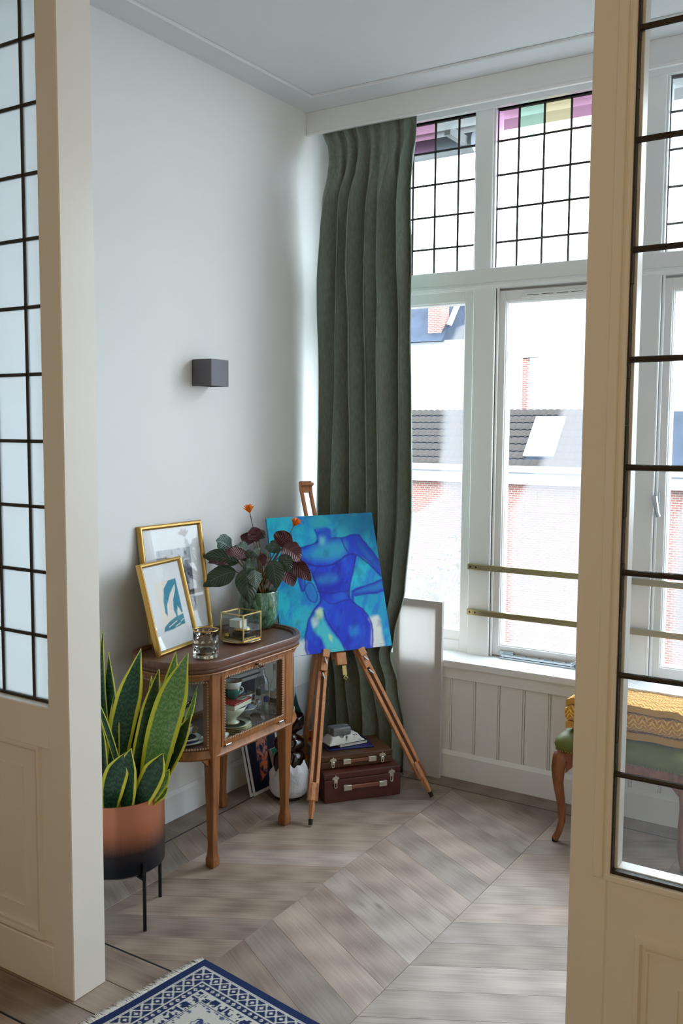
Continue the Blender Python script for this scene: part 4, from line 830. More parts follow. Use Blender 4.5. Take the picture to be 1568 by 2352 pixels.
# ---------------------------------------------------------------- on the tray
ZT = .7365
plain('gilt_frame', lin(200, 162, 92), .32, .85, bump=.05, bscale=80); plain('mdf', lin(150, 104, 56), .8, var=.1); vcolmat('art_print', .55); glassmat('picture_glass', (.99, .99, .99, 1), 1.2)
def picture(nm, lab, bl, yaw, tilt, w, h, fw, art, stand):
    U = Vector((math.cos(yaw), math.sin(yaw), 0)); nf = Vector((U.y, -U.x, 0)); Vv = Vector((0, 0, 1))*math.cos(tilt)-nf*math.sin(tilt); N = U.cross(Vv)
    t = thing(nm, lab, 'picture', bl); T = frame3((0, 0, 0), U, Vv, N); lp = []
    for i, n in ((0, -.016), (0, -.003), (.002, .0), (fw*.3, .0035), (fw*.6, .0030), (fw*.9, 0), (fw, -.004), (fw, -.010), (.002, -.016)):
        lp.append([T @ Vector((x, y, n-.004)) for x, y in ((i, i), (w-i, i), (w-i, h-i), (i, h-i))])
    MB().loft(lp, caps=False).build('frame', 'gilt_frame', t, bevel=.0008)
    art.sheet(frame3(T @ Vector((fw*.9, fw*.9, -.0125)), U, Vv, N), w-1.8*fw, h-1.8*fw).build('mounted_print', 'art_print', t, fix=False)
    MB().box(fw*.9, w-fw*.9, fw*.9, h-fw*.9, -.0110, -.0100, T).build('glass', 'picture_glass', t)
    MB().box(.003, w-.003, .003, h-.003, -.0195, -.0135, T).build('backing_board', 'mdf', t)
    if stand:
        a = T @ Vector((w*.50, h*.42, -.020)); ft = T @ Vector((w*.50, 0, 0)); foot = Vector((ft.x, ft.y, .0006))-nf*.098
        D = (foot-a).normalized(); s1 = D.cross(U).normalized()*.0015
        c = [a-U*.022, a+U*.022, foot+U*.045+Vector((0, 0, .05)), foot+U*.045, foot-U*.045, foot-U*.045+Vector((0, 0, .05))]
        MB().loft([[p+s1 for p in c], [p-s1 for p in c]]).build('strut', 'mdf', t)
    return t
ba = Paint(70, 90, .32, .41); ba.fill((236, 238, 240)); X, Y = ba.X, ba.Y
ins = ((X > .20) & (X < .80) & (Y > .17) & (Y < .80)).astype(float); g1 = vnoise(X*18, Y*10, 31, 4); g2 = (np.floor(X*26) % 3 == 0)*(np.floor(Y*20+X*9) % 2)
ba.fill((86, 92, 104), ins); ba.fill((150, 156, 166), ins*sst(.45, .62, g1)); ba.fill((34, 38, 46), ins*sst(.52, .66, vnoise(X*30, Y*24, 33, 3))); ba.fill((190, 196, 204), ins*sst(.66, .74, Y+.12*X)*.8); ba.fill((50, 54, 62), ins*g2*.5)
picture('framed_photograph', 'large gold-framed black and white street photograph leaning on the wall', (-2.433, 2.523, .7495), math.radians(89.6), math.radians(8.0), .347, .440, .018, ba, False)
sa = Paint(90, 112, .245, .31); sa.fill((238, 240, 242)); box_ = [(.30, .27), (.76, .27), (.76, .73), (.30, .73)]; sc_ = lambda P: [((x-.53)*1.28+.53, (y-.5)*1.28+.5) for x, y in P]; sa.poly((244, 236, 224), sc_(box_), .004)
sa.poly((18, 132, 160), sc_([(.76, .73), (.60, .725), (.48, .66), (.42, .55), (.40, .44), (.44, .40), (.47, .50), (.58, .60), (.72, .68), (.70, .62), (.62, .54), (.58, .44), (.63, .34), (.65, .42), (.68, .47), (.73, .40), (.76, .40)]), .006); sa.poly((20, 128, 152), sc_([(.30, .27), (.33, .31), (.45, .35), (.60, .375), (.76, .385), (.76, .29), (.52, .275), (.5, .27)]), .005)
for a, b in (((.42, .30), (.60, .335)), ((.55, .29), (.66, .305)), ((.68, .32), (.75, .335))): sa.line((240, 236, 228), sc_([a, b]), .007, .003)
sa.fill((30, 110, 130), sst(.6, .7, vnoise(sa.X*40, sa.Y*40, 41, 3))*.0)
picture('framed_print', 'smaller gold-framed teal abstract print standing on the tray', (-2.312, 2.437, ZT+.0005), 1.736, .2542, .272, .338, .0165, sa, True)
# faceted tea-light glass
t = thing('tealight_glass', 'smoky faceted tea-light glass with gilt rim on the tray', 'candle holder', (-2.185, 2.532, ZT))
def fac(u, v):
    a = u*2*PI; z = .002+v*.096; k = 12; ph = a*k/ (2*PI); row = v*3.0; sh_ = .5*(int(row) % 2); d = abs(((ph+sh_) % 1)-.5)*2; e = abs((row % 1)-.5)*2
    rr = .0460-.0052*max(0, 1-(d**1.6+e**2*.9))*min(1, 8*(1-v)); return Vector((rr*math.cos(a), rr*math.sin(a), z))
lp = [[fac(j/120, i/36) for j in range(120)] for i in range(37)]+[[Vector((r_*math.cos(2*PI*j/120), r_*math.sin(2*PI*j/120), z_)) for j in range(120)] for r_, z_ in ((.0395, .098), (.039, .06), (.0385, .014), (.030, .011))]
MB().loft(lp).build('faceted_wall', 'smoke_solid', t, smooth='all')
MB().lathe([(.0415, .097), (.0415, .0995), (.0445, .101), (.0475, .0995), (.0475, .097), (.0415, .097)], 36).build('gilt_rim', 'gold', t, smooth='all')
# octagonal plate, glass box and trinkets
t = thing('octagonal_plate', 'octagonal white plate with gilt edge under the glass box', 'plate', (-2.233, 2.793, ZT)); MB().lathe([(0, 0), (.045, 0), (.048, .003), (.078, .010), (.078, .0118), (.050, .006), (0, .005)], 8, a0=PI/8).build('dish', 'white_china', t); MB().lathe([(.0775, .0102), (.0792, .011), (.0775, .0125), (.074, .0118), (.0775, .0102)], 8, a0=PI/8).build('gilt_rim', 'gold', t)
zB = ZT+.0122; bxx, byy, bs = -2.286, 2.740, .106
t = thing('glass_box', 'brass-edged clear glass trinket box on the octagonal plate', 'box', (bxx, byy, zB))
for i, (x, y) in enumerate(((0, 0), (bs, 0), (bs, bs), (0, bs))):
    MB().box(x-.0024, x+.0024, y-.0024, y+.0024, 0, .105).build('brass_edge', 'brass', t)
for z in (.0024, .103):
    for p, q in (((0, 0), (bs, 0)), ((bs, 0), (bs, bs)), ((bs, bs), (0, bs)), ((0, bs), (0, 0))): MB().bar((p[0], p[1], z), (q[0], q[1], z), .0046, .0046).build('brass_edge', 'brass', t)
for a in ((0, bs, -.0008, .0008, .003, .103), (0, bs, bs-.0008, bs+.0008, .003, .103), (-.0008, .0008, 0, bs, .003, .103), (bs-.0008, bs+.0008, 0, bs, .003, .103), (0, bs, 0, bs, .1022, .1038), (0, bs, 0, bs, .0016, .003)): MB().box(*a).build('glass_side', 'cabinet_glass', t)
plain('marble', lin(230, 230, 228), .3, var=.12, vscale=50); plain('dark_tin', lin(60, 52, 46), .35, .4)
def tr_(nm, lab, cat, x, y, z): return thing(nm, lab, cat, (bxx+x, byy+y, zB+z))
t = tr_('card_case', 'flat gilt-edged dark card case at the bottom of the glass box', 'case', .056, .052, .0036); MB().box(-.042, .042, -.036, .036, 0, .010).build('case_body', 'dark_tin', t, bevel=.002); MB().box(-.0425, .0425, -.0365, .0365, .004, .006).build('gilt_band', 'gold', t)
t = tr_('compact_tin', 'dark round tin in the glass box', 'tin', .056, .054, .0138); MB().lathe([(0, 0), (.036, 0), (.037, .002), (.037, .014), (.034, .017), (0, .018)], 28).build('tin_body', 'dark_tin', t, smooth=True)
t = tr_('powder_compact', 'gilt round powder compact lying on the dark tin', 'compact', .058, .056, .0324); MB().lathe([(0, 0), (.030, 0), (.032, .003), (.032, .006), (.030, .009), (0, .011)], 28).build('compact_body', 'gold', t, smooth=True); MB().lathe([(0, .0115), (.027, .0098), (.027, .0095)], 28).build('inlaid_lid', 'marble', t, smooth='all')
t = tr_('pill_box', 'small white marble box with gilt edges on top of the compact', 'box', .040, .052, .0446); MB().box(-.024, .024, -.022, .022, 0, .026).build('marble_body', 'marble', t, bevel=.001); MB().box(-.025, .025, -.023, .023, .0255, .0285).build('lid', 'marble', t)
for x in (-.0242, .0242):
    for y in (-.0222, .0222): MB().box(x-.001, x+.001, y-.001, y+.001, 0, .0285).build('gilt_edge', 'gold', t)
t = tr_('brass_ring', 'brass cuff lying beside the card case in the glass box', 'bracelet', .014, .018, .0032); MB().lathe([(.008, 0), (.010, 0), (.0105, .018), (.0085, .018), (.008, 0)], 20).build('cuff', 'gold', t, smooth='all')

# ---------------------------------------------------------------- plants
RD = Vector((.843, .538, 0)); FD = Vector((-.538, .843, 0))
def snakemat(nm, dark, light, edge, band):
    t = NT(nm); uvn = t.n('ShaderNodeUVMap'); x, y, z = t.sep(uvn.outputs[0]); v = t.coord('Object')
    d = t.math('ABSOLUTE', t.math('SUBTRACT', x, .5)); nz = t.noise(v, 45, 3)
    bands = t.n('ShaderNodeTexWave', wave_type='BANDS', bands_direction='Z'); t.link(t.coord('Object', (3, 3, 1)), bands.inputs[0]); bands.inputs['Scale'].default_value = 16; bands.inputs['Distortion'].default_value = 9; bands.inputs['Detail'].default_value = 3; bands.inputs['Detail Scale'].default_value = 2.4
    body = t.mix(t.math('MULTIPLY', t.ramp(bands.outputs['Fac'], (.35, (0, 0, 0)), (.75, (1, 1, 1))), band), dark, light)
    body = t.mix(t.math('MULTIPLY', t.ramp(t.noise(v, 110, 3, .7), (.5, (0, 0, 0)), (.58, (1, 1, 1))), .35), body, dark)
    ed = t.ramp(t.math('ADD', d, t.math('MULTIPLY', t.math('SUBTRACT', nz, .5), .05)), (.36, (0, 0, 0)), (.39, (1, 1, 1)))
    MATS[nm] = t.fin(t.bsdf(t.mix(ed, body, edge), .32, 0, .5).outputs[0])
Yl = lin(222, 220, 74)
snakemat('snake_leaf', lin(26, 62, 46), lin(66, 110, 78), Yl, .55); snakemat('snake_leaf_b', lin(30, 54, 32), lin(70, 98, 50), lin(196, 190, 50), .4); snakemat('snake_leaf_pale', lin(84, 128, 74), lin(142, 176, 118), lin(196, 204, 56), .5); snakemat('snake_leaf_dark', lin(14, 34, 26), lin(30, 56, 40), lin(150, 170, 80), .5)
def potmat():
    t = NT('copper_ombre'); x, y, z = t.sep(t.coord('Object')); f = t.math('DIVIDE', t.math('ADD', z, t.math('MULTIPLY', t.noise(t.coord('Object', (60, 60, 3)), 2, 3), .012)), .24)
    c = t.ramp(f, (.18, lin(28, 30, 38)), (.36, lin(52, 44, 46)), (.62, lin(176, 112, 84)), (.8, lin(196, 128, 98))); MATS['copper_ombre'] = t.fin(t.bsdf(c, .34, .72, .5).outputs[0])
potmat(); plain('black_metal', lin(20, 22, 24), .45, .4); plain('soil', lin(46, 34, 26), .95, var=.5, vscale=60, bump=.8, bscale=80)
sp = thing('snake_plant', 'large variegated snake plant in a copper-to-black planter on black legs', 'potted plant', (-2.152, 2.068, 0))
po_ = MB().lathe([(0, .172), (.132, .172), (.1445, .182), (.1450, .20), (.1450, .405), (.141, .405), (.140, .36)], 48); po_ = po_.build('planter', 'copper_ombre', sp, smooth=True)
for v_ in po_.data.vertices: v_.co.z -= .168
po_.location.z = .168
MB().lathe([(0, .372), (.08, .376), (.1405, .368)], 32).build('soil', 'soil', sp, smooth='all')
fa_ = math.atan2(2.032-2.068, -2.008+2.152)
for k in range(4): a = fa_+PI/2*k; d = Vector((math.cos(a), math.sin(a), 0)); MB().cyl(d*.1515, d*.1515+Vector((0, 0, .215)), .0058, n=12).build('leg', 'black_metal', sp, smooth=True)
MB().bar((.1515*math.cos(fa_), .1515*math.sin(fa_), .166), (-.1515*math.cos(fa_), -.1515*math.sin(fa_), .166), .012, .008).build('stand_bar', 'black_metal', sp); MB().bar((-.1515*math.sin(fa_), .1515*math.cos(fa_), .166), (.1515*math.sin(fa_), -.1515*math.cos(fa_), .166), .012, .008).build('stand_bar', 'black_metal', sp)
SNAKE = [ ((-0.028, 0.481), (-0.043, 0.916), 0.022, 0.02, -0.02, 0), ((-0.018, 0.453), (-0.026, 0.846), 0.041, 0.03, 0.00, 0), ((-0.026, 0.425), (0.081, 0.864), 0.069, 0.00, -0.03, 0), ((0.047, 0.383), (0.139, 0.804), 0.050, -0.02, 0.00, 1), ((0.131, 0.439), (0.232, 0.857), 0.080, -0.03, -0.05, 2), ((0.145, 0.481), (0.183, 0.846), 0.055, 0.04, 0.00, 2), ((0.115, 0.383), (0.237, 0.657), 0.050, -0.01, 0.00, 1), ((0.145, 0.425), (0.253, 0.741), 0.019, 0.02, 0.02, 2), ((0.058, 0.355), (0.07, 0.58), 0.063, -0.11, -0.02, 0), ((-0.005, 0.355), (0.051, 0.563), 0.061, -0.10, -0.03, 0), ((0.088, 0.355), (0.161, 0.558), 0.061, -0.09, 0.00, 0), ((0.074, 0.425), (0.101, 0.762), 0.022, 0.06, 0.00, 2), ((0.047, 0.439), (-0.051, 0.73), 0.022, -0.06, 0.03, 0), ((-0.01, 0.383), (-0.005, 0.72), 0.030, 0.00, 0.00, 0), ((0.108, 0.383), (0.118, 0.692), 0.058, 0.05, 0.00, 3), ((0.047, 0.425), (0.042, 0.717), 0.047, 0.07, 0.00, 3), ((0.115, 0.362), (0.172, 0.439), 0.028, -0.06, 0.00, 2), ((0.115, 0.358), (0.177, 0.502), 0.036, -0.07, 0.00, 2), ((-0.028, 0.355), (-0.037, 0.636), 0.041, -0.05, 0.00, 0), ((-0.068, 0.383), (-0.102, 0.79), 0.061, 0.00, 0.00, 0), ((-0.089, 0.383), (-0.157, 0.706), 0.061, 0.02, 0.00, 0), ((-0.055, 0.369), (-0.082, 0.65), 0.055, -0.08, 0.00, 0), ((0.006, 0.425), (0.004, 0.65), 0.041, 0.06, 0.00, 3), ((0.162, 0.425), (0.18, 0.58), 0.028, 0.00, 0.00, 2) ]
def blade(base, tip, width, bend, side, prof, nu=6, nv=18, fold_=.25, wav=.0, wf=3., seed=0):
    ctrl = (base+tip)/2+bend; P = lambda t: base*(1-t)**2+ctrl*2*t*(1-t)+tip*t*t; R = random.Random(seed); ph = R.uniform(0, 6)
    def f(u, v):
        p = P(v); d = (P(min(1, v+.02))-P(max(0, v-.02))).normalized(); s = (side-d*side.dot(d)).normalized(); n = s.cross(d); k = (u-.5)*2; w = width/2*prof(v)
        return p+s*(w*k)+n*(fold_*w*abs(k)**1.5+wav*abs(k)**2*math.sin(v*wf*6.28+ph+(1.7 if k > 0 else 0)))
    return f
def sprof(t): return (.52+.48*math.sin(PI*min(1, t*.92)))*(1-max(0, (t-.70)/.30)**1.7)+.012
for i, ((bs_, bz), (ts, tz), w, d, bd, k) in enumerate(SNAKE):
    R = random.Random(i*7+1); base = RD*max(-.095, min(.105, bs_*.85))+FD*max(-.085, min(.075, d*.9))+Vector((0, 0, .365)); tip = RD*ts+FD*(d*.9-.01)+Vector((0, 0, tz))
    if base.xy.length > .100: base.xy = base.xy.normalized()*.100
    b2 = RD*(bs_-(base.x*RD.x+base.y*RD.y))*.35
    tw = R.uniform(-.5, .5); side = (RD*math.cos(tw)+FD*math.sin(tw))
    fn = blade(base, tip, w*1.22, b2+RD*bd*.8, side, sprof, 8, 20, R.uniform(.12, .3), .004, R.uniform(.8, 1.8), i)
    o = MB().grid(fn, 8, 22).build('leaf', ['snake_leaf', 'snake_leaf_b', 'snake_leaf_pale', 'snake_leaf_dark'][k], sp, smooth='all'); so = o.modifiers.new('thick', 'SOLIDIFY'); so.thickness = .0022; so.offset = 0
# flowering calathea
def glazed():
    t = NT('green_glaze'); x, y, z = t.sep(t.coord('Object')); v = t.coord('Object', (1, 1, .45)); vo = t.n('ShaderNodeTexVoronoi', feature='DISTANCE_TO_EDGE'); t.link(v, vo.inputs[0]); vo.inputs['Scale'].default_value = 95
    n = t.noise(t.coord('Object', (1, 1, .5)), 60, 6, .7); c = t.ramp(n, (.36, lin(28, 68, 50)), (.50, lin(72, 124, 92)), (.66, lin(132, 168, 134))); c = t.mix(t.ramp(vo.outputs['Distance'], (.0, (.55, .55, .55)), (.16, (0, 0, 0))), c, lin(24, 50, 38))
    MATS['green_glaze'] = t.fin(t.bsdf(c, .10, 0, .7, Coat_Weight=.5).outputs[0])
glazed()
def leafmats():
    for nm, c1, c2, cu_ in (('calathea_top', lin(48, 70, 54), lin(88, 112, 92), 0), ('calathea_silver', lin(70, 94, 84), lin(158, 178, 170), 0), ('calathea_under', lin(80, 40, 48), lin(112, 62, 68), 1)):
        t = NT(nm); uvn = t.n('ShaderNodeUVMap'); x, y, z = t.sep(uvn.outputs[0]); d = t.math('ABSOLUTE', t.math('SUBTRACT', x, .5))
        ve = t.math('SINE', t.math('MULTIPLY', t.math('SUBTRACT', y, t.math('MULTIPLY', d, .55)), 62.)); f = t.ramp(ve, (.2, (0, 0, 0)), (.95, (1, 1, 1))); mid = t.ramp(d, (.012, (1, 1, 1)), (.03, (0, 0, 0)))
        c = t.mix(t.math('MULTIPLY', f, .55), c1, c2); c = t.mix(mid, c, c2); b = t.bsdf(c, .38, 0, .5); t.link(t.bump(ve, .5, .002), b.inputs['Normal']); MATS[nm] = t.fin(b.outputs[0])
leafmats(); plain('calathea_stem', lin(120, 96, 62), .5, var=.2, vscale=30); plain('flower_orange', lin(246, 132, 22), .5, var=.15, vscale=40); plain('thin_stem', lin(74, 76, 70), .6)
cp = thing('calathea', 'dark-leaved calathea with two orange flowers in a green glazed pot', 'potted plant', (-2.336, 3.036, ZT))
MB().lathe([(0, 0), (.046, 0), (.056, .004), (.070, .022), (.078, .045), (.0815, .075), (.0830, .150), (.0825, .156), (.0775, .156), (.076, .140)], 48).build('pot', 'green_glaze', cp, smooth='all')
MB().lathe([(0, .138), (.04, .140), (.0765, .134)], 24).build('soil', 'soil', cp, smooth='all')
CALA = [ ((-0.075, 1.01), (-0.212, 1.039), 0.057, 0, -0.05), ((-0.079, 1.016), (-0.192, 1.016), 0.039, 1, -0.03), ((-0.084, 0.978), (-0.215, 0.92), 0.068, 0, -0.07), ((-0.104, 1.057), (-0.16, 1.103), 0.061, 2, 0.00), ((-0.045, 1.034), (-0.127, 1.06), 0.043, 1, -0.06), ((-0.006, 1.092), (-0.026, 1.151), 0.050, 1, 0.00), ((-0.022, 1.087), (-0.074, 1.11), 0.043, 1, 0.02), ((-0.043, 1.057), (-0.082, 1.078), 0.046, 2, -0.04), ((-0.043, 0.998), (-0.022, 0.857), 0.075, 0, -0.11), ((-0.001, 0.994), (-0.051, 1.003), 0.061, 0, -0.10), ((-0.004, 0.993), (0.003, 0.918), 0.048, 2, -0.12), ((0.063, 1.026), (0.082, 0.914), 0.064, 0, -0.09), ((0.088, 1.075), (0.137, 1.124), 0.078, 1, -0.02), ((0.102, 1.075), (0.176, 1.021), 0.071, 1, -0.05), ((0.093, 1.043), (0.134, 0.98), 0.053, 0, -0.08), ((0.13, 1.014), (0.217, 0.937), 0.053, 1, -0.03), ((0.098, 0.996), (0.143, 0.905), 0.064, 1, 0.02), ((0.095, 1.067), (0.027, 1.069), 0.036, 0, -0.03), ((0.013, 1.018), (0.043, 1.035), 0.043, 1, -0.07), ((-0.001, 1.103), (0.027, 1.132), 0.032, 2, 0.02), ((-0.033, 1.01), (-0.058, 1.05), 0.046, 0, 0.02), ((0.003, 1.035), (-0.019, 1.06), 0.043, 2, -0.02), ((0.043, 1.046), (0.088, 1.082), 0.046, 0, 0.04), ((-0.063, 1.023), (-0.107, 1.067), 0.043, 0, 0.04) ]
def cprof(t): return max(.02, math.sin(PI*min(1, max(0, t))**.82)**.75)
CZ = ZT
for i, ((bs_, bz), (ts, tz), w, k, d) in enumerate(CALA):
    R = random.Random(i*5+2); b0 = RD*bs_+FD*d+Vector((0, 0, bz-CZ)); dd = d if ts > -.12 else min(d, -.075)
    t0 = RD*ts+FD*(dd-.015)+Vector((0, 0, tz-CZ)); ln = (t0-b0).length; dirv = (t0-b0).normalized()
    view = (-FD+Vector((0, 0, .35))).normalized(); side = dirv.cross(view).normalized()
    if k == 1: side = -side
    tw = R.uniform(-.35, .35); side = (side+view*tw).normalized()
    drop = Vector((0, 0, .16*ln))+(-FD*.10*ln)
    fn = blade(b0, t0, w*1.26, drop, side, cprof, 10, 16, R.uniform(-.30, -.12), .0045, R.uniform(2.2, 3.2), i)
    g_ = MB().grid(fn, 10, 18); nv_ = len(g_.v); me = g_.mesh('leaf', 'all', fix=False)
    me.materials.append(MATS['calathea_silver' if k == 2 else 'calathea_top']); me.materials.append(MATS['calathea_under'])
    # underside as a second skin half a millimetre below
    nr = [Vector(v_.normal) for v_ in me.vertices]; g2 = MB(); g2.add([Vector(a) for a in g_.v], g_.f, g_.uv); g2.add([Vector(a)-n*.0006 for a, n in zip(g_.v, nr)], [f[::-1] for f in g_.f], g_.uv)
    me2 = g2.mesh('leaf', 'all', fix=False); me2.materials.append(me.materials[0]); me2.materials.append(me.materials[1]); nf_ = len(g_.f)
    want_top_front = (k != 1); cen = Vector(nr[nv_//2]); facing = cen.dot(view) > 0
    for pi, p_ in enumerate(me2.polygons): p_.material_index = (0 if (pi < nf_) == (facing == want_top_front) else 1)
    lf = link('leaf', me2, None, cp)
    root = Vector((R.uniform(-.030, .030), R.uniform(-.030, .030), .139)); mid = (root+b0)/2+Vector((0, 0, .035)); pts = [root*(1-q)**2+mid*2*q*(1-q)+b0*q*q for q in [j/6 for j in range(7)]]
    MB().tube(pts+[b0+(t0-b0)*.06], [.0042, .0038, .0034, .003, .0026, .0022, .0018, .001], 6).build('stem', 'calathea_stem', lf, smooth='all')
def flower(s, z, s0, z0, d):
    p = RD*s+FD*d+Vector((0, 0, z-CZ)); q = RD*s0+FD*(d+.0)+Vector((0, 0, z0-CZ)); ax = (p-q).normalized()
    st_ = MB().tube([Vector((0, 0, .138)), q*.6+Vector((0, 0, .02)), q, p], [.0022, .002, .0018, .0016], 6).build('flower_stem', 'thin_stem', cp, smooth='all'); a = ax.orthogonal().normalized(); b = ax.cross(a)
    for lay, (n, ln, up) in enumerate(((7, .031, .75), (6, .032, 1.4), (5, .030, 2.6))):
        for j in range(n):
            an = 2*PI*j/n+lay*.4; o = a*math.cos(an)+b*math.sin(an); e = p+(o+ax*up).normalized()*ln*1.05; c_ = (p+e)/2+ax*.006; sd = ax.cross(o).normalized()
            MB().grid(blade(p-ax*.006, e, .013, c_-(p-ax*.006+e)/2, sd, lambda t: max(.03, math.sin(PI*(t*.86+.07))**.8*(1-.3*t)), 2, 6, .5), 2, 6).build('petal', 'flower_orange', st_, smooth='all')
flower(-.036, 1.215, -.002, 1.06, .0); flower(.148, 1.165, .116, 1.10, -.03)
# ---------------------------------------------------------------- wall lamp
plain('lamp_grey', lin(90, 88, 94), .5, .25, bump=.1, bscale=300); plain('lamp_inner', lin(30, 30, 32), .6)
t = thing('wall_lamp', 'dark grey cube up-and-down wall lamp on the white wall', 'wall lamp', (-2.515, 2.893, 1.767))
m = MB(); m.box(.004, .10, -.053, -.050, -.052, .052); m.box(.004, .10, .050, .053, -.052, .052); m.box(.097, .10, -.050, .050, -.052, .052); m.build('housing', 'lamp_grey', t, bevel=.0006)
MB().box(0, .006, -.050, .050, -.050, .050).build('wall_plate', 'lamp_inner', t); MB().box(.006, .097, -.050, .050, -.030, .030).build('lens_block', 'lamp_inner', t)

# ---------------------------------------------------------------- prints and canvases on the floor by the wall
plain('paper_edge', lin(226, 226, 226), .8); vcolmat('loose_art', .6); vcolmat('small_canvas', .5, .4, .3, 200)
def board(nm, lab, cat, bl, yaw, tilt, w, h, th, art, mat, edge):
    U = Vector((math.cos(yaw), math.sin(yaw), 0)); nf = Vector((U.y, -U.x, 0)); Vv = Vector((0, 0, 1))*math.cos(tilt)-nf*math.sin(tilt); N = U.cross(Vv); T = frame3((0, 0, 0), U, Vv, N); z0 = th*math.sin(tilt)*0+.0008
    t = thing(nm, lab, cat, (bl[0], bl[1], bl[2]+z0)); art.sheet(frame3(T @ Vector((0, 0, .0005)), U, Vv, N), w, h).build('picture_face', mat, t, fix=False); MB().box(0, w, 0, h, -th, 0, T).build('backing' if th < .006 else 'stretched_canvas', edge, t, bevel=min(th*.2, .0015))
    return t
def navy_art(seed, box):
    p = Paint(64, 128, .21, .49); p.fill((228, 230, 232)); X, Y = p.X, p.Y; p.fill((22, 30, 56), ((X > .05) & (X < .95) & (Y > .025) & (Y < .975)).astype(float))
    n = vnoise(X*14, Y*26, seed, 4); q = box
    for pts, c in q: p.poly(c, pts, .02); 
    m_ = np.zeros(X.shape)
    for pts, c in q: m_ = np.maximum(m_, 1-sst(-.01, .01, poly_sd(X, Y, pts)))
    p.fill((52, 60, 120), m_*sst(.48, .58, n)); p.fill((20, 24, 40), m_*sst(.56, .66, vnoise(X*22, Y*30, seed+1, 3))); p.fill((14, 16, 26), sst(.42, .30, Y)*0); return p
board('art_print', 'tall navy print with white border and orange figure drawing leaning behind the cabinet', 'print', (-2.380, 3.062, 0), math.radians(88), math.radians(13.4), .212, .490, .003,
      navy_art(51, [([(.42, .70), (.98, .74), (.95, .90), (.62, .88)], (232, 190, 168)), ([(.28, .28), (.62, .30), (.72, .62), (.40, .62)], (214, 140, 116)), ([(.30, .10), (.5, .14), (.62, .30), (.34, .28)], (222, 120, 70))]), 'loose_art', 'paper_edge')
board('art_print', 'slightly taller navy print with blue sketch standing behind the orange-figured print', 'print', (-2.388, 3.048, 0), math.radians(88), math.radians(13.4), .214, .508, .003, navy_art(61, [([(.5, .3), (.9, .34), (.8, .55), (.55, .5)], (70, 84, 140))]), 'loose_art', 'paper_edge')
p = Paint(60, 80, .125, .17); p.fill((20, 116, 82)); X, Y = p.X, p.Y; p.fill((36, 150, 112), sst(.45, .62, vnoise(X*14, Y*4, 71, 4))); p.fill((12, 78, 60), sst(.52, .66, vnoise(X*18, Y*5, 72, 4)))
for cx_, cy_, rr_, c in ((.62, .74, .10, (128, 40, 110)), (.78, .42, .10, (96, 36, 100)), (.30, .50, .04, (200, 190, 60)), (.52, .28, .05, (120, 180, 40)), (.85, .16, .05, (180, 170, 60))): p.fill(c, 1-sst(rr_*.7, rr_*1.1, np.hypot((X-cx_), (Y-cy_)*1.36)+.03*(vnoise(X*30, Y*30, 73, 2)-.5)))
board('small_canvas', 'small green canvas with purple flowers leaning beside the navy print', 'painting', (-2.345, 3.200, 0), math.radians(87), math.radians(18), .125, .170, .016, p, 'small_canvas', 'paper_edge')
p = Paint(60, 50, .17, .135); p.fill((232, 120, 38)); X, Y = p.X, p.Y; p.fill((206, 52, 46), sst(.5, .58, vnoise(X*5, Y*6, 81, 3))); p.fill((244, 172, 60), sst(.58, .64, vnoise(X*6+3, Y*5, 83, 3))); p.fill((190, 36, 70), 1-sst(.03, .05, abs(np.hypot(X-.35, (Y-.5))-.26)))
board('orange_canvas', 'small orange and red swirled canvas leaning in the corner', 'painting', (-2.425, 3.520, 0), math.radians(89), math.radians(16), .155, .130, .018, p, 'small_canvas', 'paper_edge')
p = Paint(70, 90, .27, .345); p.fill((206, 208, 212)); X, Y = p.X, p.Y; p.poly((20, 72, 56), [(.18, .62), (.42, .70), (.60, .92), (.66, .74), (.74, .62), (.70, .50), (.40, .46)], .01); p.poly((222, 190, 50), [(.30, .68), (.40, .76), (.44, .70), (.36, .62)], .008); p.poly((140, 40, 110), [(.5, .5), (.56, .56), (.62, .5), (.6, .44)], .01)
board('paper_sheet', 'pale paper sheet with dark green leaf collage leaning on the wall behind the vase', 'drawing', (-2.476, 3.385, 0), math.radians(89.5), math.radians(6), .262, .345, .0015, p, 'loose_art', 'paper_edge')
# bubble vase
glassmat('plum_glass', (.34, .12, .12, 1), 1.6, .02, .04, (.3, .08, .08, 1)); plain('plaster', lin(216, 218, 226), .9, bump=1., bscale=45, var=.08)
t = thing('bubble_vase', 'dark plum bubble-stacked glass vase with white plaster-coated base', 'vase', (-2.262, 3.150, 0))
prof = [(0, .016), (.060, .016), (.066, .03), (.067, .08), (.067, .165), (.066, .178), (.058, .192), (.046, .200), (.050, .206), (.063, .218), (.066, .233), (.062, .248), (.046, .260), (.032, .268), (.030, .276), (.040, .286), (.058, .298), (.063, .318), (.063, .352), (.061, .354), (.059, .350), (.059, .318), (.052, .302), (.028, .280)]
MB().lathe(prof, 40).build('glass_body', 'plum_glass', t, smooth='all')
m = MB()
def plas(u, v):
    a = u*2*PI; top = .118+.030*math.sin(a*1.0+2.2)+.012*math.sin(a*5+1)+.007*math.sin(a*11); z = v*top; r = .062+.022*min(1, v*4)**.5 if v < .25 else .084; r -= .014*max(0, (v-.82)/.18)
    if v == 0: r = .058
    n_ = mnoise.noise(Vector((math.cos(a)*4, math.sin(a)*4, z*40)))*.0022; return Vector(((r+n_)*math.cos(a), (r+n_)*math.sin(a), .012+z))
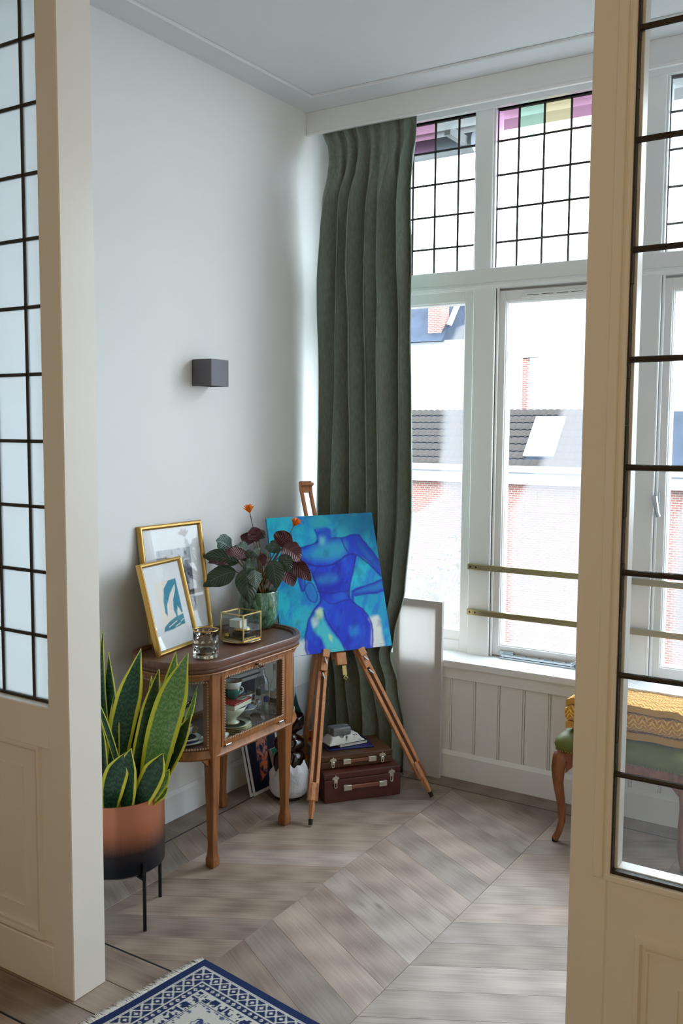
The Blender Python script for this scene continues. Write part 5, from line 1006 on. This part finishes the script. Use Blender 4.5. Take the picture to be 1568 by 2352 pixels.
m.grid(plas, 90, 26); m.grid(lambda u, v: Vector(((.0695+.006*(1-v))*math.cos(u*2*PI), (.0695+.006*(1-v))*math.sin(u*2*PI), .04+v*(.085+.030*math.sin(u*2*PI+2.2)+.012*math.sin(u*10*PI+1)))), 90, 4); m.build('plaster_coat', 'plaster', t, smooth='all', fix=False)
MB().lathe([(0, 0), (.060, 0), (.062, .006), (.062, .014), (0, .014)], 32).build('base_disc', 'lamp_inner', t, smooth=True)

# ---------------------------------------------------------------- upholstered stool with folded throw
woodmat('walnut', lin(104, 58, 34), lin(150, 90, 52), (40, 40, 6), .4); plain('green_leather', lin(96, 102, 38), .5, var=.15, vscale=14, bump=.1, bscale=200); plain('stud_brass', lin(150, 124, 70), .35, .9)
SX, SY = .245, .165; st = thing('stool', 'carved walnut stool with olive green seat and brass studs', 'stool', (-.930, 3.505, 0))
def srect(hx, hy, r=.03, n=5):
    P = []
    for cx_, cy_, a0 in ((hx-r, hy-r, 0), (-hx+r, hy-r, PI/2), (-hx+r, -hy+r, PI), (hx-r, -hy+r, 1.5*PI)):
        for i in range(n+1): a = a0+PI/2*i/n; P.append((cx_+r*math.cos(a), cy_+r*math.sin(a)))
    return P
lo = []
for o, z in ((.004, .352), (-.004, .360), (-.008, .378), (-.004, .396), (.012, .412), (.045, .424), (.09, .430), (.14, .432)): lo.append([Vector((x, y, z)) for x, y in srect(SX-o, SY-min(o, .13), max(.012, .035-o*.1))])
MB().loft(lo).build('seat_cushion', 'green_leather', st, smooth='all')
MB().loft([[Vector((x, y, z)) for x, y in srect(SX-.006, SY-.006)] for z in (.316, .353)]).build('apron', 'walnut', st, bevel=.002)
m = MB(); pr = srect(SX+.002, SY+.002, .035, 8)
for (x0, y0), (x1, y1) in zip(pr, pr[1:]+pr[:1]):
    L = math.hypot(x1-x0, y1-y0); k = max(1, int(L/.0105))
    for i in range(k): m.ball((x0+(x1-x0)*i/k, y0+(y1-y0)*i/k, .3565), .0042, 6, 4)
m.build('brass_studs', 'stud_brass', st, smooth='all')['kind'] = 'stuff'
for sx in (-1, 1):
    for sy in (-1, 1):
        px, py = sx*(SX-.022), sy*(SY-.022); d = Vector((sx*.7, sy*.7, 0))
        pts = [Vector((px, py, .350)), Vector((px, py, .325))+d*.006, Vector((px, py, .285))+d*.014, Vector((px, py, .23))+d*.012, Vector((px, py, .15))-d*.002, Vector((px, py, .08))-d*.008, Vector((px, py, .035))+d*.004, Vector((px, py, .012))+d*.018, Vector((px, py, 0))+d*.019]
        lg = MB().tube(pts, [.026, .030, .027, .021, .017, .014, .013, .014, .011], 8, True, (1, 0, 0)).build('leg', 'walnut', st, smooth='all'); MB().cyl(Vector((px, py, .0005))+d*.019, Vector((px, py, .016))+d*.018, .0118, .013, 8).build('foot_cap', 'rubber', lg)
        for a in ((-sx, 0), (0, -sy)): MB().prism([(0, 0), (.055, 0), (.035, -.012), (.018, -.030), (0, -.05)], -.007, .007, frame3((px+a[0]*.018, py+a[1]*.018, .318), (a[0], a[1], 0), (0, 0, 1), (-a[1], a[0], 0))).build('knee_bracket', 'walnut', lg)
# knitted throw, folded in layers
def throwmat():
    t = NT('yellow_knit'); v = t.coord('UV', (1, 1, 1)); x, y, z = t.sep(v); k = t.math('ABSOLUTE', t.math('SUBTRACT', t.math('FRACT', t.math('MULTIPLY', x, 13.)), .5)); w = t.math('SINE', t.math('MULTIPLY', t.math('ADD', t.math('MULTIPLY', y, 60.), t.math('MULTIPLY', k, 2.2)), 6.283))
    c = t.ramp(w, (.1, lin(206, 138, 40)), (.8, lin(250, 204, 104))); b = t.bsdf(c, .9, 0, .1); b.inputs['Sheen Weight'].default_value = .3; t.link(t.bump(t.math('ADD', w, t.math('MULTIPLY', k, 1.4)), .5, .004), b.inputs['Normal']); MATS['yellow_knit'] = t.fin(b.outputs[0])
throwmat()
th = thing('throw_blanket', 'folded mustard yellow knitted throw lying on the green stool', 'blanket', (-.930, 3.505, .4335))
path = []; nl = 4; hl = .030; hw = .115
for i in range(nl):
    z = .016+i*hl; ys = [(-1+2*j/14) for j in range(15)]; ys = ys if i % 2 == 0 else ys[::-1]
    off = [0, .006, -.004, .004][i]
    for yy in ys: path.append((yy*hw+off, z+.004*math.sin(yy*2+i)+.010*(1-yy*yy)*(i/3)*.5))
    if i < nl-1:
        s_ = 1 if i % 2 == 0 else -1
        for a in (25, 60, 90, 120, 155): path.append((s_*(hw+.015*math.sin(math.radians(a)))+off, z+.015-.015*math.cos(math.radians(a))+.001))
n_ = len(path)
def thr(u, v, off):
    i = v*(n_-1); a = int(min(n_-2, i)); f = i-a; y = path[a][0]*(1-f)+path[a+1][0]*f; z = path[a][1]*(1-f)+path[a+1][1]*f; ty = path[min(n_-1, a+1)][0]-path[max(0, a-1)][0]; tz = path[min(n_-1, a+1)][1]-path[max(0, a-1)][1]; L = math.hypot(ty, tz) or 1
    x = (u-.5)*.44; sag = -.016*max(0, (abs(u-.5)-.40)/.1)**2*(z/.1); bump_ = .0016*math.sin(v*n_*3.1)*math.sin(u*150); k = off+bump_*(1 if off > 0 else -1)
    return Vector((x+.006*math.sin(z*60+y*9), y-tz/L*k, z+ty/L*k+sag+.002*math.sin(u*19+z*30)))
def thr_loop(v): return [thr(j/110, v, .0125) for j in range(111)]+[thr(1-j/110, v, -.0125) for j in range(111)]
mb = MB(); mb.grid(lambda u, v: thr(u, v, .0125), 110, 160); mb.grid(lambda u, v: thr(1-u, v, -.0125), 110, 160)
for uu in (0, 1): mb.grid(lambda u, v: thr(uu, v, .0125-.025*u), 4, 160)
for vv in (0, 1): mb.grid(lambda u, v: thr(u, vv, .0125-.025*v), 110, 4)
mb.build('folded_knit', 'yellow_knit', th, smooth='all', fix=True)

# ---------------------------------------------------------------- rug
vcolmat('rug_wool', .95, .05, .5, 700); plain('fringe_white', lin(206, 204, 200), .95)
RL, RW = 1.10, .72; rp = Paint(420, 275, RL, RW); x = rp.X*RL; y = (1-rp.Y)*RW; NAVY, CREAM, MIDB = (40, 52, 90), (198, 198, 192), (84, 96, 128)
d = np.minimum(np.minimum(x-.0, RL-x), np.minimum(y, RW-y)); side = (np.minimum(x, RL-x) < np.minimum(y, RW-y)); tt_ = np.where(side, y, x)
fr_ = lambda a: a-np.floor(a); band = lambda a, b: ((d >= a) & (d < b)).astype(float)
rp.fill(CREAM); rp.fill(NAVY, band(0, .026)); rp.fill(MIDB, band(.0265, .031)*(fr_(tt_/.008) < .45))
dm_ = np.abs(fr_(tt_/.036)-.5)*2; dn = np.abs((d-.054)/.020); lat = np.abs(dm_-dn*.98) < .17; rp.fill(NAVY, band(.033, .076)); rp.fill(CREAM, band(.033, .076)*lat); rp.fill(CREAM, band(.033, .076)*((np.abs(fr_(tt_/.036+.5)-.5)*2+dn) < .35)); rp.fill(CREAM, band(.033, .076)*((dm_+dn) < .30))
rp.fill(CREAM, band(.076, .080)); rp.fill(NAVY, band(.0815, .104)); rp.fill(CREAM, band(.0815, .104)*((np.abs(fr_(tt_/.021)-.5)*2+np.abs((d-.0925)/.011)*.9) < .62)); rp.fill(NAVY, band(.086, .100)*((np.abs(fr_(tt_/.021)-.5)*2+np.abs((d-.0925)/.011)) < .25))
rp.fill(CREAM, band(.104, .108)); mz = vnoise(x*95, y*95, 91, 2); rp.fill(NAVY, band(.110, .140)*((mz > .5) & (np.abs(fr_(tt_/.030)-.5) > .08))); rp.fill(CREAM, band(.140, .143)); rp.fill(NAVY, band(.1435, .1465))
stp = d-.150-.016*(np.floor(fr_(tt_/.05)*4)/4); rp.fill(MIDB, band(.148, .185)*(stp < 0)*(vnoise(x*120, y*120, 93, 2) > .45)); sc = vnoise(x*34, y*34, 95, 3); rp.fill((70, 84, 120), (d > .19)*((np.abs(sc-.5) < .012) | (np.abs(sc-.62) < .010))); rp.fill((60, 74, 116), (d > .19)*(np.abs(vnoise(x*30+9, y*30, 97, 2)-.72) < .03))
rp.fill((0, 0, 0), .10*vnoise(x*300, y*300, 99, 2))
rg = thing('rug', 'navy and cream patterned oriental rug with white fringe lying in the doorway', 'rug', (-1.737, 2.001, .001), math.radians(-7.9))
def rz_(x_, y_): return .0068+.0016*math.sin(x_*9+1)*math.sin(y_*11)
mb = MB(); mb.grid(lambda u, v: Vector((u*RL, (v-1)*RW, rz_(u*RL, v*RW))), 420, 275); mb.c = rp.C.reshape(-1, 4); mb.build('woven_field', 'rug_wool', rg, smooth='all', fix=False)
plain('rug_edge', lin(34, 44, 78), .95); MB().box(.0005, RL-.0005, -RW+.0005, -.0005, .0002, .0048).build('rug_base', 'rug_edge', rg)
m = MB(); R = random.Random(8)
for i in range(150):
    y0 = -RW*(i+.5)/150; 
    for k in range(3): a = R.uniform(-.010, .010); L = R.uniform(.020, .034); m.tube([(.001, y0+R.uniform(-.002, .002), .004), (-L*.5, y0+a*.5, .0045), (-L, y0+a, .0022)], [.0022, .0016, .0010], 5)
m.build('fringe', 'fringe_white', rg, smooth='all')['kind'] = 'stuff'
